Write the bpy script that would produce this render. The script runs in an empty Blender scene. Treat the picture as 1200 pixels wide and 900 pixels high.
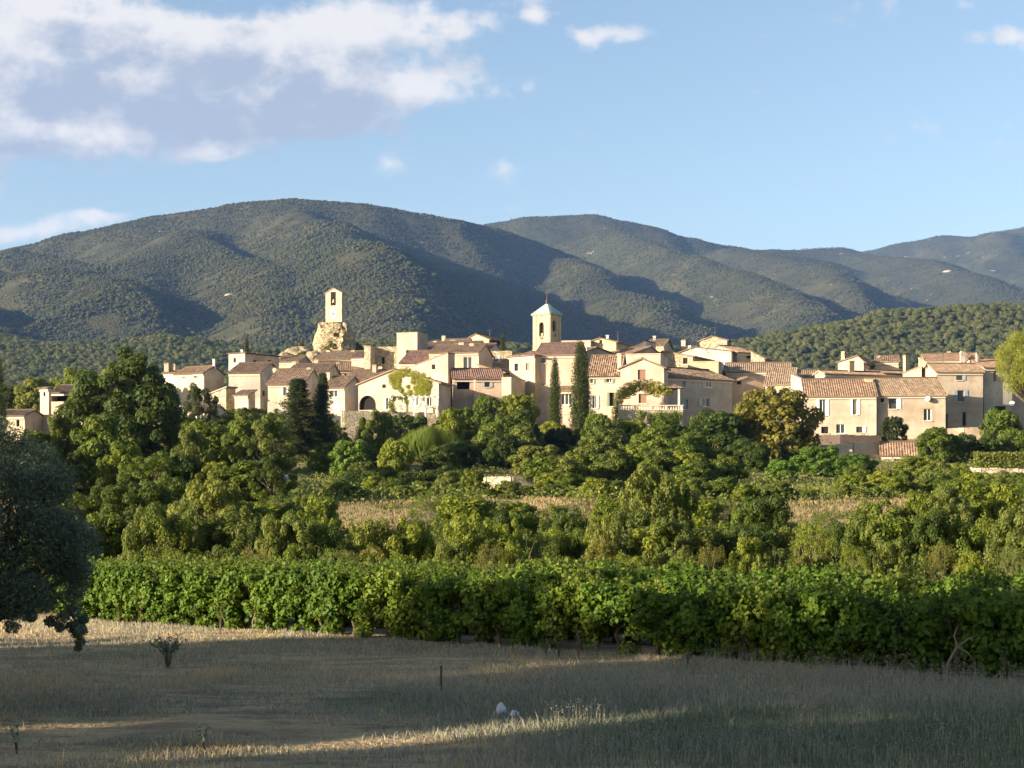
import bpy, math, random
import numpy as np
from mathutils import Vector
random.seed(7)
RNG = np.random.default_rng(11)
SC = bpy.context.scene
COL = SC.collection
F = 1733.0            # focal length in pixels of the 1200 px wide photograph
HV = 560.0            # image row of the horizon
ZC = 4.2              # eye height above the vineyard floor
SUN_AZ, SUN_EL = math.radians(66), math.radians(13.5)
TOSUN = np.array([-math.sin(SUN_AZ)*math.cos(SUN_EL), -math.cos(SUN_AZ)*math.cos(SUN_EL), math.sin(SUN_EL)])

def K(u): return (u-600.0)/F
def ZV(v, Y): return ZC + (HV-v)/F*Y

# ------------------------------------------------------------------ noise (numpy)
def _h(ix, iy, s):
    n = (ix.astype(np.int64)*374761393 + iy.astype(np.int64)*668265263 + s*974634777) & 0x7fffffff
    n = ((n ^ (n >> 13))*1274126177) & 0x7fffffff
    return ((n ^ (n >> 16)) & 0xffff)/65535.0
def vnoise(x, y, s=0):
    x = np.asarray(x, float); y = np.asarray(y, float)
    ix = np.floor(x); iy = np.floor(y); fx = x-ix; fy = y-iy
    fx = fx*fx*(3-2*fx); fy = fy*fy*(3-2*fy)
    a = _h(ix, iy, s); b = _h(ix+1, iy, s); c = _h(ix, iy+1, s); d = _h(ix+1, iy+1, s)
    return (a*(1-fx)+b*fx)*(1-fy) + (c*(1-fx)+d*fx)*fy
def fbm(x, y, o=4, s=0):
    t = 0; a = .5
    for i in range(o):
        t = t + a*(vnoise(x, y, s+i)-.5)*2; x = x*2.03+17.1; y = y*2.03+5.7; a *= .5
    return t

# ------------------------------------------------------------------ objects
def tag(o, label=None, cat=None, group=None, kind=None):
    if label: o['label'] = label
    if cat: o['category'] = cat
    if group: o['group'] = group
    if kind: o['kind'] = kind
    return o
def empty(name, loc, rz=0.0, label=None, cat=None, group=None):
    o = bpy.data.objects.new(name, None); COL.objects.link(o)
    o.location = loc; o.rotation_euler = (0, 0, rz); o.empty_display_size = .5
    return tag(o, label, cat, group)
def link(name, me, parent=None, loc=None):
    o = bpy.data.objects.new(name, me); COL.objects.link(o)
    if parent is not None: o.parent = parent
    if loc is not None: o.location = loc
    return o
def np_mesh(name, V, faces, mats, smooth=False, attr=None):
    """V (n,3); faces (m,k) array; attr dict name -> per-face floats"""
    V = np.asarray(V, np.float32); faces = np.asarray(faces, np.int32)
    me = bpy.data.meshes.new(name); n = len(V); m, k = faces.shape
    me.vertices.add(n); me.vertices.foreach_set('co', V.ravel())
    me.loops.add(m*k); me.loops.foreach_set('vertex_index', faces.ravel())
    me.polygons.add(m); me.polygons.foreach_set('loop_start', np.arange(0, m*k, k, dtype=np.int32))
    me.update(calc_edges=True)
    for mm in (mats if isinstance(mats, (list, tuple)) else [mats]): me.materials.append(mm)
    if smooth: me.polygons.foreach_set('use_smooth', np.ones(m, bool))
    for an, av in (attr or {}).items():
        at = me.attributes.new(an, 'FLOAT', 'FACE'); at.data.foreach_set('value', np.asarray(av, np.float32))
    return me
class MB:
    """collects polygons and builds them as one mesh"""
    def __init__(s): s.v = []; s.f = []; s.uv = []
    def poly(s, pts, uv=None):
        i = len(s.v); s.v += [tuple(p) for p in pts]; s.f.append(list(range(i, i+len(pts))))
        s.uv += list(uv) if uv else [(0, 0)]*len(pts)
    def box(s, x0, x1, y0, y1, z0, z1):
        p = [(x0,y0,z0),(x1,y0,z0),(x1,y1,z0),(x0,y1,z0),(x0,y0,z1),(x1,y0,z1),(x1,y1,z1),(x0,y1,z1)]
        for q in ((0,3,2,1),(4,5,6,7),(0,1,5,4),(1,2,6,5),(2,3,7,6),(3,0,4,7)): s.poly([p[i] for i in q])
    def tube(s, pts, rad, n=7, cap=True):
        pts = [Vector(p) for p in pts]; rings = []
        for i, p in enumerate(pts):
            t = (pts[min(i+1, len(pts)-1)]-pts[max(i-1, 0)]).normalized()
            a = t.cross(Vector((0.31, 0.9, 0.2)));  a.normalize(); b = t.cross(a)
            rings.append([p+(a*math.cos(2*math.pi*k/n)+b*math.sin(2*math.pi*k/n))*rad[i] for k in range(n)])
        for i in range(len(rings)-1):
            for k in range(n):
                s.poly([rings[i][k], rings[i][(k+1)%n], rings[i+1][(k+1)%n], rings[i+1][k]])
        if cap: s.poly(rings[0][::-1]); s.poly(rings[-1])
    def lathe(s, prof, n=12, c=(0,0,0)):
        R = [[(c[0]+r*math.cos(2*math.pi*k/n), c[1]+r*math.sin(2*math.pi*k/n), c[2]+z) for k in range(n)] for r, z in prof]
        for i in range(len(R)-1):
            for k in range(n): s.poly([R[i][k], R[i][(k+1)%n], R[i+1][(k+1)%n], R[i+1][k]])
        s.poly(R[0][::-1]); s.poly(R[-1])
    def mesh(s, name, m, smooth=False):
        me = bpy.data.meshes.new(name); me.from_pydata(s.v, [], s.f)
        if any(u != (0, 0) for u in s.uv):
            l = me.uv_layers.new(name='UVMap'); l.data.foreach_set('uv', np.array(s.uv, np.float32).ravel())
        for mm in (m if isinstance(m, (list, tuple)) else [m]): me.materials.append(mm)
        if smooth: me.polygons.foreach_set('use_smooth', [True]*len(me.polygons))
        me.update(); return me
    def build(s, name, m, parent=None, smooth=False, loc=None):
        return link(name, s.mesh(name, m, smooth), parent, loc)

# ------------------------------------------------------------------ materials
class NT:
    def __init__(s, name):
        s.m = bpy.data.materials.new(name); s.m.use_nodes = True; s.t = s.m.node_tree
        s.b = s.t.nodes['Principled BSDF']; s.out = s.t.nodes['Material Output']
        s.b.inputs['Roughness'].default_value = .85; s.b.inputs['Specular IOR Level'].default_value = .25
    def n(s, typ, ins=None, **kw):
        nd = s.t.nodes.new(typ)
        for k, v in kw.items(): setattr(nd, k, v)
        for k, v in (ins or {}).items():
            if isinstance(v, bpy.types.NodeSocket): s.t.links.new(v, nd.inputs[k])
            else: nd.inputs[k].default_value = v
        return nd
    def l(s, a, b): s.t.links.new(a, b)
    def co(s, which='Object'): return s.n('ShaderNodeTexCoord').outputs[which]
    def pos(s): return s.n('ShaderNodeNewGeometry').outputs['Position']
    def map(s, vec, scale=(1,1,1)): return s.n('ShaderNodeMapping', {'Vector': vec, 'Scale': scale}).outputs[0]
    def noise(s, vec, scale, detail=4, rough=.55): return s.n('ShaderNodeTexNoise', {'Vector': vec, 'Scale': scale, 'Detail': detail, 'Roughness': rough}).outputs['Fac']
    def ramp(s, fac, stops):
        r = s.n('ShaderNodeValToRGB', {'Fac': fac}); e = r.color_ramp.elements
        while len(e) < len(stops): e.new(.5)
        for el, (p, c) in zip(e, stops): el.position = p; el.color = (*c, 1) if len(c) == 3 else c
        return r.outputs['Color']
    def mix(s, fac, a, b, blend='MIX'):
        nd = s.n('ShaderNodeMix', data_type='RGBA', blend_type=blend)
        for i, v in ((0, fac), (6, a), (7, b)):
            if isinstance(v, bpy.types.NodeSocket): s.t.links.new(v, nd.inputs[i])
            else: nd.inputs[i].default_value = v if i == 0 else ((*v, 1) if len(v) == 3 else v)
        return nd.outputs[2]
    def math(s, op, a, b=0.0, clamp=False):
        nd = s.n('ShaderNodeMath', operation=op, use_clamp=clamp)
        for i, v in ((0, a), (1, b)):
            if isinstance(v, bpy.types.NodeSocket): s.t.links.new(v, nd.inputs[i])
            else: nd.inputs[i].default_value = v
        return nd.outputs[0]
    def sstep(s, x, lo, hi):
        return s.n('ShaderNodeMapRange', {'Value': x, 'From Min': lo, 'From Max': hi}, interpolation_type='SMOOTHSTEP').outputs[0]
    def rnd(s): return s.n('ShaderNodeObjectInfo').outputs['Random']
    def bump(s, h, strength=.4, dist=.05):
        b = s.n('ShaderNodeBump', {'Height': h, 'Strength': strength, 'Distance': dist}); s.l(b.outputs[0], s.b.inputs['Normal'])
    def col(s, c): s.l(c, s.b.inputs['Base Color'])
def sc3(c, k): return tuple(min(1, x*k) for x in c)

def m_plain(name, c, rough=.7, spec=.3, metal=0):
    M = NT(name); M.b.inputs['Base Color'].default_value = (*c, 1); M.b.inputs['Roughness'].default_value = rough
    M.b.inputs['Specular IOR Level'].default_value = spec; M.b.inputs['Metallic'].default_value = metal
    n = M.noise(M.co(), 5); M.col(M.mix(n, sc3(c, .8), sc3(c, 1.15))); return M.m
def m_stucco(name, c):
    M = NT(name); o = M.co()
    a = M.mix(M.sstep(M.noise(o, .35, 3), .3, .7), sc3(c, .70), sc3(c, 1.08)); a = M.mix(M.math('MULTIPLY', M.rnd(), .45), a, M.mix(.5, a, (.33, .27, .21)))
    a = M.mix(M.math('MULTIPLY', M.sstep(M.noise(M.map(o, (2.2, 2.2, .18)), 1.0, 4), .5, .8), .45), a, (c[0]*.62, c[1]*.58, c[2]*.55))
    a = M.mix(M.math('MULTIPLY', M.sstep(M.noise(o, 1.1, 6, .62), .54, .62), .6), a, (c[0]*.72, c[1]*.66, c[2]*.56))
    a = M.mix(M.noise(o, 9, 3), M.mix(.12, a, (0, 0, 0)), a)
    M.col(a); M.bump(M.noise(o, 14, 4), .35, .03); return M.m
def m_stone(name, c, sc=2.0, pale=(.55, .47, .34)):
    M = NT(name); o = M.map(M.co(), (1, 1, 1.5)); ow = M.n('ShaderNodeVectorMath', {0: o, 1: M.n('ShaderNodeTexNoise', {'Vector': o, 'Scale': 1.5}).outputs['Color']}, operation='ADD').outputs[0]
    v = M.n('ShaderNodeTexVoronoi', {'Vector': ow, 'Scale': sc}); e = M.n('ShaderNodeTexVoronoi', {'Vector': ow, 'Scale': sc}, feature='DISTANCE_TO_EDGE')
    g = M.n('ShaderNodeSeparateColor', {'Color': v.outputs['Color']}).outputs[0]
    a = M.mix(g, sc3(c, .72), pale); a = M.mix(M.math('MULTIPLY', M.sstep(M.noise(o, .5, 4), .45, .7), .5), a, sc3(c, .7))
    ed = M.sstep(e.outputs['Distance'], 0.0, .09); a = M.mix(ed, sc3(c, .5), a)
    M.col(a); M.bump(M.math('ADD', ed, M.math('MULTIPLY', M.noise(o, 9, 4), .5)), .8, .12); return M.m
def m_roof(name, stops):
    M = NT(name); uv = M.co('UV')
    fl = M.n('ShaderNodeVectorMath', {0: uv}, operation='FLOOR').outputs[0]
    w = M.n('ShaderNodeTexWhiteNoise', {'Vector': M.n('ShaderNodeVectorMath', {0: fl, 1: M.n('ShaderNodeCombineXYZ', {'X': M.math('MULTIPLY', M.rnd(), 91.0)}).outputs[0]}, operation='ADD').outputs[0]}, noise_dimensions='2D').outputs['Value']
    a = M.ramp(w, stops)
    o = M.co(); a = M.mix(M.math('MULTIPLY', M.sstep(M.noise(o, .8, 4), .5, .72), .55), a, (.26, .2, .14))
    a = M.mix(M.math('MULTIPLY', M.sstep(M.noise(o, 3.2, 4), .58, .7), .5), a, (.40, .33, .23))
    a = M.mix(M.math('MULTIPLY', M.rnd(), .35), a, (.24, .155, .1))
    fr = M.n('ShaderNodeVectorMath', {0: uv}, operation='FRACTION').outputs[0]
    y = M.n('ShaderNodeSeparateXYZ', {0: fr}).outputs[1]
    M.col(M.mix(M.sstep(y, .0, .16), (.10, .07, .05), a)); M.bump(y, .5, .04); return M.m
def m_leaf(name, ca, cb, cc, trans=.3, rough=.6, spec=.2, ovar=.35):
    """leaf colours: per-leaf value blends ca..cb, some leaves cc, each plant shifts a little"""
    M = NT(name); t = M.n('ShaderNodeAttribute', attribute_name='tint', attribute_type='GEOMETRY').outputs['Fac']
    a = M.mix(M.sstep(t, 0, .8), ca, cb); a = M.mix(M.sstep(t, .86, .98), a, cc)
    r = M.rnd(); a = M.mix(M.math('MULTIPLY', M.sstep(r, .5, 1), ovar), a, (ca[0]*.55, ca[1]*.65, ca[2]*.6)); a = M.mix(M.math('MULTIPLY', M.sstep(r, .45, 0), ovar), a, (cc[0], cc[1]*.95, cc[2]*.8))
    M.col(a); M.b.inputs['Roughness'].default_value = rough; M.b.inputs['Specular IOR Level'].default_value = spec
    tr = M.n('ShaderNodeBsdfTranslucent', {'Color': M.mix(.5, a, (.30, .36, .05), 'MIX')})
    mx = M.n('ShaderNodeMixShader', {0: trans, 1: M.b.outputs[0], 2: tr.outputs[0]}); M.l(mx.outputs[0], M.out.inputs['Surface']); return M.m
def m_bark(name, c):
    M = NT(name); o = M.map(M.co(), (4, 4, .8)); n = M.noise(o, 3, 5); M.col(M.mix(n, sc3(c, .5), sc3(c, 1.4))); M.bump(n, .8, .05); return M.m

# ------------------------------------------------------------------ camera, sun, sky
cd = bpy.data.cameras.new('camera'); cam = bpy.data.objects.new('camera', cd); COL.objects.link(cam)
cam.location = (0, 0, ZC); cam.rotation_euler = (math.pi/2, 0, 0)
cd.sensor_width = 36; cd.lens = 36*F/1200; cd.shift_y = (HV-450)/1200; cd.clip_start = .5; cd.clip_end = 30000
SC.camera = cam
sd = bpy.data.lights.new('sun', 'SUN'); so = bpy.data.objects.new('sun', sd); COL.objects.link(so)
sd.energy = 5.0; sd.angle = math.radians(.53); sd.color = (1, .83, .61)
so.rotation_euler = Vector(TOSUN).to_track_quat('Z', 'Y').to_euler()

wd = bpy.data.worlds.new('World'); SC.world = wd; wd.use_nodes = True
def build_world():
    t = wd.node_tree; M = NT.__new__(NT); M.t = t; bg = t.nodes['Background']
    sky = M.n('ShaderNodeTexSky', sky_type='NISHITA', sun_disc=False, sun_elevation=SUN_EL, sun_rotation=math.atan2(TOSUN[0], TOSUN[1]), altitude=200)
    sky.air_density = 1.0; sky.dust_density = 1.6; sky.ozone_density = .8
    d = M.n('ShaderNodeTexCoord').outputs['Generated']; xyz = M.n('ShaderNodeSeparateXYZ', {0: d})
    yc = M.math('MAXIMUM', xyz.outputs[1], .02)
    px = M.math('DIVIDE', xyz.outputs[0], yc); pz = M.math('DIVIDE', xyz.outputs[2], yc)
    P = M.n('ShaderNodeCombineXYZ', {'X': px, 'Y': pz}).outputs[0]
    # clouds: (u, v, ru, rv, weight) around which the cumulus gather
    CL = [(-60, 60, 150, 80, .9), (75, 38, 130, 50, .95), (175, 12, 60, 34, .6), (60, 105, 200, 62, .9), (210, 105, 200, 58, .95), (330, 105, 130, 52, .8), (400, 40, 95, 44, .9), (495, 18, 95, 34, .85), (470, 106, 105, 28, .85), (400, 145, 90, 20, .45), (270, 62, 90, 40, .5),
          (20, 152, 200, 30, .95), (235, 176, 45, 16, .6), (452, 197, 26, 20, .72), (594, 197, 22, 17, .7), (745, 32, 70, 17, .66), (630, 13, 26, 12, .62), (1165, 45, 60, 14, .6), (690, 42, 20, 14, .55), (-10, 205, 45, 26, .7),
          (40, 272, 130, 15, .8), (125, 259, 45, 10, .8), (440, 240, 50, 10, .55), (600, 243, 90, 12, .4)]
    g = bpy.data.node_groups.new('cloud_density', 'ShaderNodeTree')
    g.interface.new_socket('P', in_out='INPUT', socket_type='NodeSocketVector'); g.interface.new_socket('D', in_out='OUTPUT', socket_type='NodeSocketFloat')
    G = NT.__new__(NT); G.t = g; gi = g.nodes.new('NodeGroupInput'); go = g.nodes.new('NodeGroupOutput'); p = gi.outputs[0]
    wn = G.n('ShaderNodeTexNoise', {'Vector': p, 'Scale': 9.0, 'Detail': 3.0}).outputs['Color']
    pw = G.n('ShaderNodeVectorMath', {0: p, 1: G.n('ShaderNodeVectorMath', {0: wn, 1: (.5, .5, .5)}, operation='SUBTRACT').outputs[0], 2: (.05, .03, 0)}, operation='MULTIPLY_ADD')
    # warped position = p + (noise-.5)*amount
    g.links.new(pw.outputs[0], pw.outputs[0]) if False else None
    pw = G.n('ShaderNodeVectorMath', {0: G.n('ShaderNodeVectorMath', {0: wn, 1: (.5, .5, .5)}, operation='SUBTRACT').outputs[0], 1: (.06, .035, 0), 2: p}, operation='MULTIPLY_ADD').outputs[0]
    acc = None
    for u, v, ru, rv, w in CL:
        q = G.n('ShaderNodeVectorMath', {0: G.n('ShaderNodeVectorMath', {0: pw, 1: (K(u), (HV-v)/F, 0)}, operation='SUBTRACT').outputs[0], 1: (F/ru, F/rv, 0)}, operation='MULTIPLY').outputs[0]
        r2 = G.n('ShaderNodeVectorMath', {0: q, 1: q}, operation='DOT_PRODUCT').outputs['Value']
        b = G.math('MULTIPLY', G.math('EXPONENT', G.math('MULTIPLY', r2, -1.1)), w)
        acc = b if acc is None else G.math('ADD', acc, b)
    acc = G.math('MINIMUM', acc, 1.25)
    n1 = G.n('ShaderNodeTexNoise', {'Vector': G.map(p, (1, 1.5, 1)), 'Scale': 16.0, 'Detail': 7.0, 'Roughness': .56}).outputs['Fac']
    n2 = G.n('ShaderNodeTexNoise', {'Vector': G.map(p, (1, 1.7, 1)), 'Scale': 5.5, 'Detail': 3.0}).outputs['Fac']
    dd = G.math('ADD', acc, G.math('ADD', G.math('ADD', G.math('MULTIPLY', G.math('SUBTRACT', n1, .5), 2.5), G.math('MULTIPLY', G.math('SUBTRACT', G.n('ShaderNodeTexNoise', {'Vector': p, 'Scale': 52.0, 'Detail': 5.0, 'Roughness': .6}).outputs['Fac'], .5), .9)), G.math('MULTIPLY', G.math('SUBTRACT', n2, .5), .8)))
    g.links.new(dd, go.inputs[0])
    def dens(vec):
        nd = t.nodes.new('ShaderNodeGroup'); nd.node_tree = g; t.links.new(vec, nd.inputs[0]); return nd.outputs[0]
    d0 = dens(P)
    off = M.n('ShaderNodeVectorMath', {0: P, 1: (-.018, .022, 0)}, operation='ADD').outputs[0]; d1 = dens(off)
    front = M.sstep(xyz.outputs[1], .1, .3)
    a = M.math('MULTIPLY', M.sstep(d0, .27, .95), front)
    lit = M.math('SUBTRACT', d0, d1)
    thick = M.sstep(d0, .55, 1.25)
    # where the low sun reaches the billows, as against the flat shaded belly
    LB = [(118, 6, 60, 22, 1.0), (205, 18, 45, 22, .8), (15, 48, 50, 22, .7), (420, 40, 60, 32, .7), (480, 14, 80, 28, .75), (430, 103, 60, 20, .7), (520, 106, 60, 16, .7), (25, 150, 90, 22, .95), (125, 160, 70, 18, .75), (240, 180, 40, 14, .6), (453, 196, 40, 26, .8), (594, 196, 34, 24, .8), (745, 32, 80, 26, .7), (630, 13, 40, 20, .7), (60, 268, 150, 30, .7)]
    la = None
    for u, v, ru, rv, w in LB:
        q = M.n('ShaderNodeVectorMath', {0: M.n('ShaderNodeVectorMath', {0: P, 1: (K(u), (HV-v)/F, 0)}, operation='SUBTRACT').outputs[0], 1: (F/ru, F/rv, 0)}, operation='MULTIPLY').outputs[0]
        r2 = M.n('ShaderNodeVectorMath', {0: q, 1: q}, operation='DOT_PRODUCT').outputs['Value']; b = M.math('MULTIPLY', M.math('EXPONENT', M.math('MULTIPLY', r2, -1.0)), w); la = b if la is None else M.math('ADD', la, b)
    fn = M.n('ShaderNodeTexNoise', {'Vector': M.map(P, (1, 1.5, 1)), 'Scale': 24.0, 'Detail': 6.0, 'Roughness': .6}).outputs['Fac']
    sh = M.math('ADD', M.math('MULTIPLY', thick, .55), M.math('ADD', M.math('MULTIPLY', lit, -.75), M.math('ADD', M.math('MULTIPLY', la, -.62), M.math('MULTIPLY', M.math('SUBTRACT', fn, .5), -1.5))))
    lv = M.sstep(sh, .64, -.40)
    ccol = M.mix(lv, (.44, .485, .58), (.95, .895, .84))
    skyc = M.mix(1.0, sky.outputs[0], (SKY_STR, SKY_STR, SKY_STR), 'MULTIPLY')
    col = M.mix(M.math('MULTIPLY', a, .93), skyc, M.mix(1.0, ccol, (CLOUD_STR, CLOUD_STR, CLOUD_STR), 'MULTIPLY'))
    # keep the Background strength in the physical range of the sky
    col = M.mix(1.0, col, (1/SKY_STR, 1/SKY_STR, 1/SKY_STR), 'MULTIPLY')
    for nd in t.nodes:
        if nd.bl_idname == 'ShaderNodeMix': nd.clamp_result = False
    t.links.new(col, bg.inputs['Color']); bg.inputs['Strength'].default_value = SKY_STR
SKY_STR, CLOUD_STR = .065, .30
build_world()
SC.view_settings.view_transform = 'Standard'; SC.view_settings.look = 'None'; SC.view_settings.gamma = 1; SC.view_settings.exposure = 1.8
SC.render.engine = 'CYCLES'
cy = SC.cycles
cy.use_denoising = True; cy.max_bounces = 5; cy.diffuse_bounces = 2; cy.glossy_bounces = 2; cy.transmission_bounces = 3; cy.transparent_max_bounces = 6; cy.volume_bounces = 0
cy.use_adaptive_sampling = True; cy.adaptive_threshold = .015; cy.sample_clamp_indirect = 4; cy.caustics_reflective = False; cy.caustics_refractive = False

# ------------------------------------------------------------------ ground
GY = [-200, -20, 0, 10, 20, 30, 46, 60, 80, 95, 100, 120, 140, 160, 180, 194, 205, 240, 285, 330, 450, 600, 1000, 9000]
GZ = [3.5, 3.0, 2.6, 1.1, .05, 0, -.1, -1.1, -.3, 1.0, 2.55, 2.8, 3.3, 4.8, 6.4, 8.3, 9.9, 12.2, 13.2, 12, 6, -5, -40, -60]
_gy = np.linspace(-200, 9000, 9201); _gz = np.interp(_gy, GY, GZ)
_k = np.exp(-np.linspace(-2, 2, 13)**2); _k /= _k.sum(); _gs = np.convolve(np.pad(_gz, 6, mode='edge'), _k, 'valid')
def ground(x, y):
    x = np.asarray(x, float); y = np.asarray(y, float)
    near = np.clip((y-50)/20, 0, 1)
    yy = y + near*np.clip((130-y)/20, 0, 1)*7*fbm(x/22+3, y/200, 2, 5)
    z = np.where(np.abs(y-98) < 15, np.interp(yy, _gy, .35*_gs+.65*_gz), np.interp(yy, _gy, _gs))
    far = np.clip((y-60)/40, 0, 1)*np.clip((700-y)/300, 0, 1)
    z = z + 12.5*np.exp(-((x+6)/62)**2)*np.exp(-((y-285)/46)**2) + 5.5*np.exp(-((x+38)/15)**2)*np.exp(-((y-290)/22)**2)
    z = z + far*.5*fbm(x/14, y/14, 3, 9) + .05*fbm(x/1.7, y/1.7, 3, 2)*np.clip((70-np.abs(y-30))/20, 0, 1)
    return z
def gz(x, y): return float(ground(np.array([x]), np.array([y]))[0])
# ------------------------------------------------------------------ hills
# crests as (u, v, distance) in the photograph's rows and columns, turned into metres
RIDGES = [
 # main dome with its long skyline
 (.80, 120, [(-420,330,2900),(-150,312,3000),(0,296,3000),(100,272,3000),(200,252,3000),(290,238,3000),(350,234,3000),(420,239,3000),(500,252,3050),(565,265,3150),(640,295,3300),(760,345,3500)]),
 # spur coming forward off the dome, shaded on its right flank
 (.68, 35, [(340,242,2900),(372,258,2600),(400,267,2400),(428,277,2150),(452,300,1950),(462,330,1800),(470,362,1650),(478,395,1500)]),
 # middle spur
 (.68, 30, [(215,272,2700),(255,288,2450),(290,302,2250),(312,316,2100),(322,338,1950),(330,362,1800),(337,384,1650)]),
 (.5, 60, [(230,268,2750),(190,300,2400),(150,330,2150),(118,352,2000),(95,372,1850)]),
 # left spurs
 (.66, 30, [(-60,298,2650),(0,297,2600),(55,296,2500),(88,306,2400),(100,325,2250)]),
 (.66, 30, [(-100,318,2250),(0,318,2150),(60,313,2100),(100,318,2050),(130,327,2000),(142,345,1850)]),
 (.5, 40, [(-420,250,1900),(-260,290,1850),(-150,330,1750),(-60,372,1650)]),
 # second dome on the right of the saddle
 (.78, 120, [(380,300,4300),(500,276,4200),(565,264,4200),(620,255,4200),(690,251,4200),(750,263,4200),(800,277,4200),(850,287,4200),(880,292,4200),(960,305,4300)]),
 (.68, 35, [(560,266,3500),(610,284,3250),(660,303,3000),(710,325,2750),(750,346,2500),(785,372,2250)]),
 (.68, 35, [(700,262,3900),(780,290,3500),(835,305,3200),(870,317,3000),(900,333,2800),(935,352,2600),(950,372,2400)]),
 (.68, 30, [(850,288,4000),(920,299,3700),(950,308,3450),(985,320,3200),(1003,336,3000),(1010,356,2800)]),
 (.5, 60, [(880,293,4600),(930,292,4700),(980,290,4700),(1030,299,4500),(1085,303,4200),(1130,318,3900),(1170,338,3600),(1190,352,3400),(1230,372,3200)]),
 (.45, 80, [(960,318,5600),(1025,293,5600),(1060,284,5600),(1105,276,5600),(1140,278,5600),(1170,271,5600),(1210,265,5600),(1300,262,5600),(1450,285,5600)]),
 (.40, 50, [(1170,272,5400),(1190,300,4900),(1215,335,4400)]),
 # low wooded foothills
 (.28, 70, [(-400,375,1500),(-100,388,1450),(40,396,1400),(130,398,1350),(230,404,1300),(330,412,1250),(450,398,1300),(560,402,1300),(680,410,1350),(800,414,1400),(900,405,1450)]),
 (.46, 40, [(880,436,950),(892,420,1000),(908,400,1050),(926,383,1100),(948,373,1100),(990,363,1120),(1050,353,1150),(1125,349,1150),(1200,354,1150),(1340,350,1150),(1500,360,1200)]),
]
def hills_z(x, y):
    z = np.interp(y, [300, 420, 600, 1000, 1500, 2500, 4000, 6500], [6, 9, 14, 34, 72, 150, 230, 250])
    acc = np.exp((z)/14.0*0)*0
    zs = [z]
    nearc = np.full(x.shape, 1e9)
    for slope, r, pts in RIDGES:
        P3 = np.array([[K(u)*Y, Y, ZV(v, Y)] for u, v, Y in pts]); best = np.full(x.shape, -1e9)
        for a, b in zip(P3[:-1], P3[1:]):
            dx, dy = b[0]-a[0], b[1]-a[1]; L2 = dx*dx+dy*dy
            t = np.clip(((x-a[0])*dx+(y-a[1])*dy)/L2, 0, 1)
            d = np.hypot(x-a[0]-t*dx, y-a[1]-t*dy); zc = a[2]+t*(b[2]-a[2])
            best = np.maximum(best, zc-slope*(np.sqrt(d*d+r*r)-r))
            if r >= 60 and b[1] > 2000: nearc = np.minimum(nearc, d)
        zs.append(best)
    zs = np.array(zs); m = zs.max(0); k = 9.0
    z = m + k*np.log(np.exp((zs-m)/k).sum(0)) - k*.25
    amp = np.clip((y-500)/1500, 0, 1)
    z = z + amp*np.clip(nearc/330, .05, 1)*(26*(1-2*np.abs(fbm(x/230+7, y/380, 3, 21)))-16 + 6*fbm(x/90, y/90, 3, 31)) + 2.0*fbm(x/22, y/22, 2, 41)*np.clip((y-330)/200, 0, 1)
    return z
NU, NYH = 560, 330
_u = np.linspace(-420, 1620, NU); _yy = np.geomspace(330, 6800, NYH)
UU, YY = np.meshgrid(_u, _yy); XX = K(UU)*YY
HZ = hills_z(XX, YY)
idx = np.arange(NU*NYH).reshape(NYH, NU)
quads = np.stack([idx[:-1, :-1], idx[:-1, 1:], idx[1:, 1:], idx[1:, :-1]], -1).reshape(-1, 4)
def hills_mat():
    M = NT('garrigue_hillside'); p = M.pos()
    big = M.noise(p, .004, 5); mid = M.noise(p, .03, 5); fine = M.noise(p, .16, 4, .7)
    a = M.mix(M.sstep(big, .35, .65), (.050, .053, .028), (.078, .074, .040))
    a = M.mix(M.sstep(mid, .4, .65), a, (.040, .046, .025))
    a = M.mix(M.math('MULTIPLY', M.sstep(fine, .52, .66), .55), a, (.125, .11, .065))
    rk = M.math('MULTIPLY', M.sstep(M.noise(p, .012, 6, .65), .665, .70), .75)
    a = M.mix(rk, a, (.33, .28, .2))
    M.col(a); M.b.inputs['Roughness'].default_value = 1; M.b.inputs['Specular IOR Level'].default_value = 0
    M.bump(M.math('ADD', M.math('MULTIPLY', fine, 1.0), M.noise(p, .4, 3)), .9, 3.0); return M.m
hill_o = link('hills', np_mesh('hills', np.stack([XX, YY, HZ], -1).reshape(-1, 3), quads, hills_mat(), True)); tag(hill_o, kind='structure')

# ------------------------------------------------------------------ woods on the hills: one mass, thousands of crowns
def ico(sub=1):
    import bmesh
    bm = bmesh.new(); bmesh.ops.create_icosphere(bm, subdivisions=sub, radius=1)
    v = np.array([q.co[:] for q in bm.verts]); f = np.array([[w.index for w in q.verts] for q in bm.faces]); bm.free(); return v, f
def crown_proto(name, mat, seed, nl=90, tall=1.0):
    r = np.random.default_rng(seed); v, f = ico(2)
    rad = .72*(1+.30*fbm(v[:, 0]*1.6+seed, v[:, 1]*1.6+v[:, 2]*2.1, 3, seed)); v = v*rad[:, None]*np.array([1, 1, .8*tall])
    d = r.normal(size=(nl, 3)); d[:, 2] = np.abs(d[:, 2])*.9-.25; d /= np.linalg.norm(d, axis=1)[:, None]
    c = d*r.uniform(.68, .98, (nl, 1))*np.array([1, 1, .85*tall])
    a = np.cross(d+r.normal(size=(nl, 3))*.7, r.normal(size=(nl, 3))); a /= np.linalg.norm(a, axis=1)[:, None]; b = np.cross(d, a)
    s = r.uniform(.16, .30, (nl, 1)); q = np.stack([c-a*s, c+b*s*.9, c+a*s], 1).reshape(-1, 3)
    V = np.concatenate([v, q]); V[:, 2] += .55*tall
    Fq = np.concatenate([f, np.arange(nl*3).reshape(-1, 3)+len(v)])
    tint = np.concatenate([r.uniform(0, .6, len(f)), r.uniform(0, 1, nl)])
    return np_mesh(name, V, Fq, mat, False, {'tint': tint})
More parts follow.
